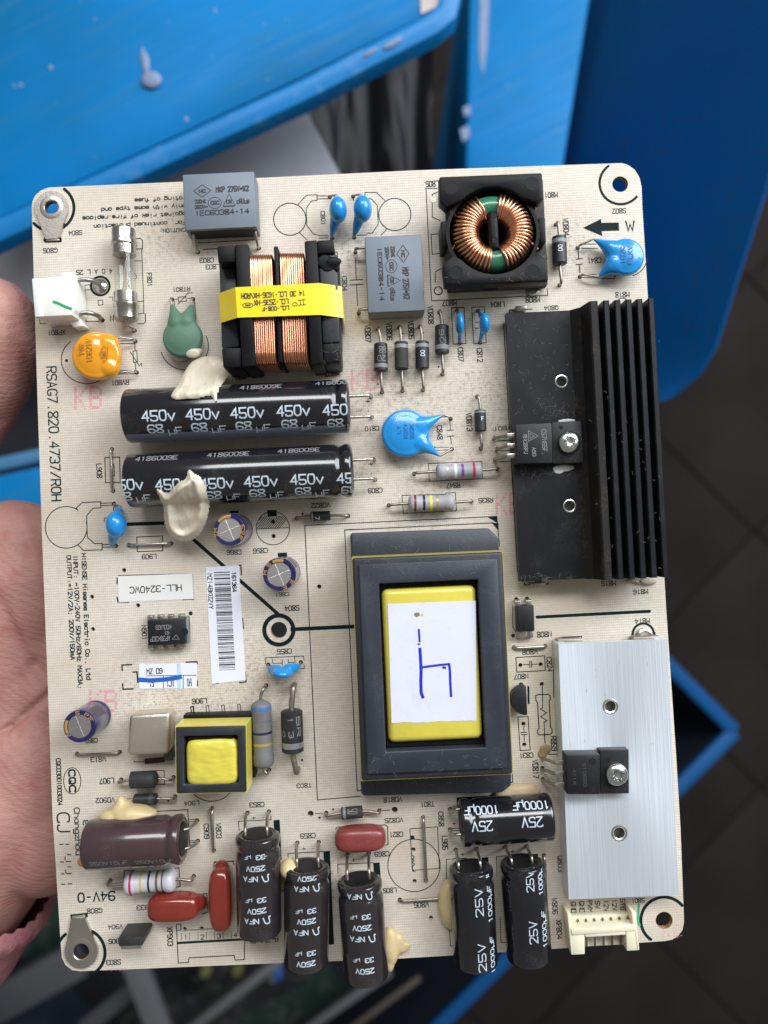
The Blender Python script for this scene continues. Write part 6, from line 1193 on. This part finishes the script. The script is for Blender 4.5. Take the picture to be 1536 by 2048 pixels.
# tray, upper left
TR1=slab('steel_tray',[(-140,-120,-132),(895,-120,-132),(888,10,-132),(840,36,-132),(590,160,-132),(-140,500,-132)],3,BLP,None,'bright blue painted steel tray with a raised rim across the upper left','tray',.6)
def sweep(name,pts,prof,m,parent,closed=False,smooth=40):
    q=[P('Z',*p) for p in pts]; n=len(q); loops=[]
    for i in range(n):
        a_=q[(i-1)%n] if (closed or i) else None; b2=q[(i+1)%n] if (closed or i<n-1) else None
        d1=(q[i]-a_).normalized() if a_ is not None else None; d2=(b2-q[i]).normalized() if b2 is not None else None
        d1=d1 or d2; d2=d2 or d1; t=(d1+d2).normalized(); s_=t.cross(Vector((0,0,1))).normalized(); k=1/max(.4,s_.dot(d1.cross(Vector((0,0,1))).normalized()))
        loops.append([q[i]+s_*x*k+Vector((0,0,z)) for x,z in prof])
    if closed: loops.append(loops[0])
    return obj(name,MB().loft(loops,caps=not closed),m,parent,smooth=smooth)
sweep('rim',[(-140,524,-128),(330,309,-128),(600,184,-128),(800,82,-128),(862,50,-128),(893,24,-128),(903,-20,-128),(908,-120,-128)],[(-4.6,-4),(-4.4,.6),(-3.2,1.6),(-1.0,1.9),(2.0,1.2),(4.2,.2),(5.0,-1.5),(5.0,-9),(3.8,-9),(3.8,-3)],BLP2,TR1)
SCUFF=mat('paint_scuff',(.17,.23,.36),.7,var=.35,vs=.2); RAWS=mat('worn_steel',(.34,.30,.30),.5,.5,var=.4,vs=.1)
blob('paint_drip',MB().ell(P('Z',303,160,-131.2),(4.6,4,1.6)).ell(P('Z',292,130,-131.7),(1.8,6,.6)).ell(P('Z',286,112,-131.8),(1.3,5,.4)),SCUFF,TR1,voxel=.4)
for u,v,r in ((101,135,1.3),(41,170,1.1),(373,238,1.2)): blob('paint_chip',MB().ell(P('Z',u,v,-131.9),(r,r*1.2,.25),Matrix.Rotation(.6,3,'Z')),SCUFF,TR1,voxel=.4)
blob('paint_chip',MB().ell(P('Z',785,86,-126),(5,1.6,.4),Matrix.Rotation(.5,3,'Z')).ell(P('Z',740,104,-126),(4,1.2,.4),Matrix.Rotation(.5,3,'Z')),SCUFF,TR1,voxel=.5)
slab('worn_corner',[(838,-60,-131.4),(893,-60,-131.4),(886,8,-131.4),(842,28,-131.4)],.4,RAWS,TR1)
# grey flat panel and dark plastic sack below the tray
slab('grey_panel',[(-120,470,-190),(560,170,-190),(596,190,-190),(700,385,-190),(300,640,-190),(-120,640,-190)],6,mat('grey_sheet',(.36,.375,.42),.5,var=.12,vs=.01,dust=.2,dcol=(.40,.40,.42),ds=.03),None,'flat grey panel under the blue tray behind the top edge of the board','panel',.8)
mb=MB(); from mathutils import noise as nz
gx,gy=44,44; A0,B0,C0,D0=[P('Z',*p) for p in ((560,120,-250),(862,-40,-250),(862,470,-250),(640,470,-250))]
vs=[];fs=[]
for i in range(gx+1):
    for j in range(gy+1):
        s,t=i/gx,j/gy; p=A0.lerp(B0,s).lerp(D0.lerp(C0,s),t); k=Vector((p.x*.028,p.y*.012,1.3)); p.z+=nz.ridged_multi_fractal(Vector((k.x*1.1,k.y*.35,k.z)),1.0,2.0,3,1.0,2.0)*11+nz.noise(k)*4; vs.append(p)
for i in range(gx):
    for j in range(gy):
        q=i*(gy+1)+j; fs.append((q,q+gy+1,q+gy+2,q+1))
n=len(vs); edge=[i*(gy+1) for i in range(gx+1)]+[gx*(gy+1)+j for j in range(1,gy+1)]+[i*(gy+1)+gy for i in range(gx-1,-1,-1)]+[j for j in range(gy-1,0,-1)]
low=[Vector((vs[e].x,vs[e].y,-330)) for e in edge]; m_=len(edge); vs+=low
fs+=[(edge[k],edge[(k+1)%m_],n+(k+1)%m_,n+k) for k in range(m_)]+[tuple(n+k for k in range(m_))]
obj('plastic_sack',MB().add(vs,fs),mat('black_plastic_film',(.006,.007,.010),.36,var=.2,spec=.13),None,origin=(A0+C0)/2-Vector((0,0,80)),smooth=70,label='crumpled glossy black plastic sack between the blue tray and the blue cabinet',cat='sack')
# blue cabinet and leaning blue sheet, upper right
CB=slab('steel_cabinet',[(926,520,-225),(942,-160,-225),(1212,-160,-225),(1180,0,-225),(1128,330,-225),(1100,520,-225)],395,BLP,None,'tall blue steel cabinet with chipped edge behind the upper edge of the board','cabinet',3)
for pts in (((962,-60,-224.6),(981,-60,-224.6),(975,90,-224.6),(966,150,-224.6),(958,110,-224.6)),((926,215,-224.6),(940,210,-224.6),(942,228,-224.6),(929,233,-224.6)),((920,258,-224.6),(938,250,-224.6),(940,272,-224.6),(926,284,-224.6))): slab('paint_scuff',pts,.4,SCUFF,CB)
bt=[P('Z',*p) for p in ((1060,760,-450),(1075,700,-450),(1090,600,-450),(1105,480,-450),(1120,326,-450),(1200,-160,-450))]; tp=[P('Z',*p) for p in ((1290,815,-200),(1345,795,-200),(1398,750,-200),(1430,695,-200),(1536,362,-200),(1700,-160,-200))]; W6=6
rows=[[b3.lerp(t3,k/6)+Vector((0,0,-18*math.sin(math.pi*k/6))) for b3,t3 in zip(bt,tp)] for k in range(7)]; off=Vector((.6,.2,-.6)).normalized()*4
vs=[p for r in rows for p in r]; n=len(vs); vs+=[p+off for p in vs]; fs=[]
for k in range(6):
    for j in range(W6-1): q=k*W6+j; fs+=[(q,q+1,q+W6+1,q+W6),(n+q,n+q+W6,n+q+W6+1,n+q+1)]
bd=list(range(W6))+[W6*k+W6-1 for k in range(1,7)]+[6*W6+j for j in range(W6-2,-1,-1)]+[W6*k for k in range(5,0,-1)]
fs+=[(bd[k],n+bd[k],n+bd[(k+1)%len(bd)],bd[(k+1)%len(bd)]) for k in range(len(bd))]
obj('steel_sheet',MB().add(vs,fs),BLN,None,origin=tuple(bt[1]),smooth=60,label='blue steel sheet coloured darker as if in shade, leaning at the upper right, soiled in its middle',cat='sheet')
# storage bin with blue rim
zr=-330; BLN2=mat('bin_rim_blue',(0.001,0.066,0.21),.55,var=.2,vs=.02,spec=.25)
BIN=slab('storage_bin',[(1462,1462,-470),(800,800,-470),(-300,1900,-470),(360,2560,-470)],4,mat('bin_inside',(.010,.011,.014),.6,var=.2),None,'open storage bin of scrap with a blue rim, its corner showing right of the board','bin')
cr_=[(1472,1464,zr),(800,792,zr),(-330,1920,zr),(340,2592,zr)]
for i in range(4):
    a_,b2=cr_[i],cr_[(i+1)%4]; bar('rim',a_,b2,9.5,6,BLN2,BIN,bevel=1.5)
    p=P('Z',*a_); q=P('Z',*b2); d=(q-p).normalized(); s=d.cross(Vector((0,0,1))).normalized()
    obj('bin_wall',MB().loft([[e+s*k+Vector((0,0,zz)) for k,zz in ((-1.2,-9),(1.2,-9),(1.2,-142),(-1.2,-142))] for e in (p,q)]),mat('bin_wall_paint',(.012,.02,.035),.55),BIN)
GRY=mat('grey_rail',(.085,.09,.10),.45,.2,var=.15,vs=.03); LGR=mat('pale_rail',(.14,.147,.16),.4,.2,var=.12,vs=.03); PCBG=mat('green_scrap',(.006,.022,.016),.4,var=.4,vs=.05,dust=.3); DKB=mat('dark_scrap',(.006,.008,.010),.45,var=.4,vs=.05,dust=.3)
def UU(u,v,z): return (u/1.536,1750+v/1.536,z)
bar('metal_rail',UU(-60,430,-375),UU(240,265,-375),26,12,GRY,None,'wide grey rail below the lower left corner of the board','rail')
bar('metal_rail',UU(250,480,-385),UU(440,330,-385),12,10,GRY,None,'narrow grey rail second from the left in the bin','rail')
bar('metal_rail',UU(400,255,-365),UU(500,520,-365),17,8,LGR,None,'pale rail lying across the others in the bin','rail')
bar('metal_rail',UU(570,490,-372),UU(860,265,-372),7,6,LGR,None,'thin pale rail below the middle brown-black capacitor','rail')
bar('metal_rail',UU(940,480,-368),UU(1200,300,-368),6,6,LGR,None,'thin pale rail nearest the blue rim of the bin','rail')
bar('metal_strip',UU(1060,490,-372),UU(1290,320,-372),4,5,mat('brown_strip',(.14,.11,.09),.5,.3),None,'brown metal strip beside the blue rim of the bin','strip')
SCR=bar('scrap_board',UU(380,520,-400),UU(930,230,-400),46,2,DKB,None,'dark scrap circuit board with small yellow parts lying in the bin','circuit board',bevel=.3)
for u,v,m_,r in ((628,303,mat('olive_part',(.13,.13,.05),.5),4.2),(727,300,MATS['olive_part'],4.2),(850,312,mat('blue_part',(.02,.10,.35),.4),4.0),(835,322,LGR,3.0),(590,340,BLACK,7)):
    p=P('Z',*UU(u,v,-392)); obj('scrap_part',MB().lathe((p.x,p.y,-400),(0,0,1),[(0,r),(7,r),(8,r*.8)],16),m_,SCR)
bar('scrap_board',UU(640,560,-410),UU(1010,280,-410),40,2,PCBG,None,'green scrap circuit board lower down in the bin','circuit board',bevel=.3)
bar('scrap_board',UU(-120,170,-400),UU(230,120,-400),52,3,PCBG,None,'dark green scrap board below the pink cuff','circuit board',bevel=.3)
o=bar('scrap_board',UU(1100,560,-405),UU(1330,330,-405),24,3,DKB,None,'dark scrap board with a small coil at the blue rim','circuit board',bevel=.3)
p=P('Z',*UU(1290,405,-396)); obj('coil',MB().tube([p+Vector((6*math.cos(k*.7),6*math.sin(k*.7)*.8+k*.22-5,4*math.sin(k*.7))) for k in range(60)],1.2,6),mat('coil_grey',(.10,.10,.11),.4,.6),o)
# blue edge glimpsed between thumb and palm
BE=slab('steel_box',[(-160,985,-200),(160,915,-200),(160,1120,-200),(-160,1120,-200)],60,BLP,None,'blue steel box glimpsed between thumb and palm','box',2)
bar('rim',(-160,962,-198),(160,892,-198),7,8,mat('pale_blue_rim',(.05,.17,.32),.4,var=.3,vs=.05),BE,bevel=1.5)
slab('dark_case',[(-160,560,-260),(160,560,-260),(160,980,-260),(-160,980,-260)],40,mat('dark_case_plastic',(.012,.014,.022),.4,var=.3,vs=.02),None,'dark case below the thumb at the left edge of the picture','case',2)
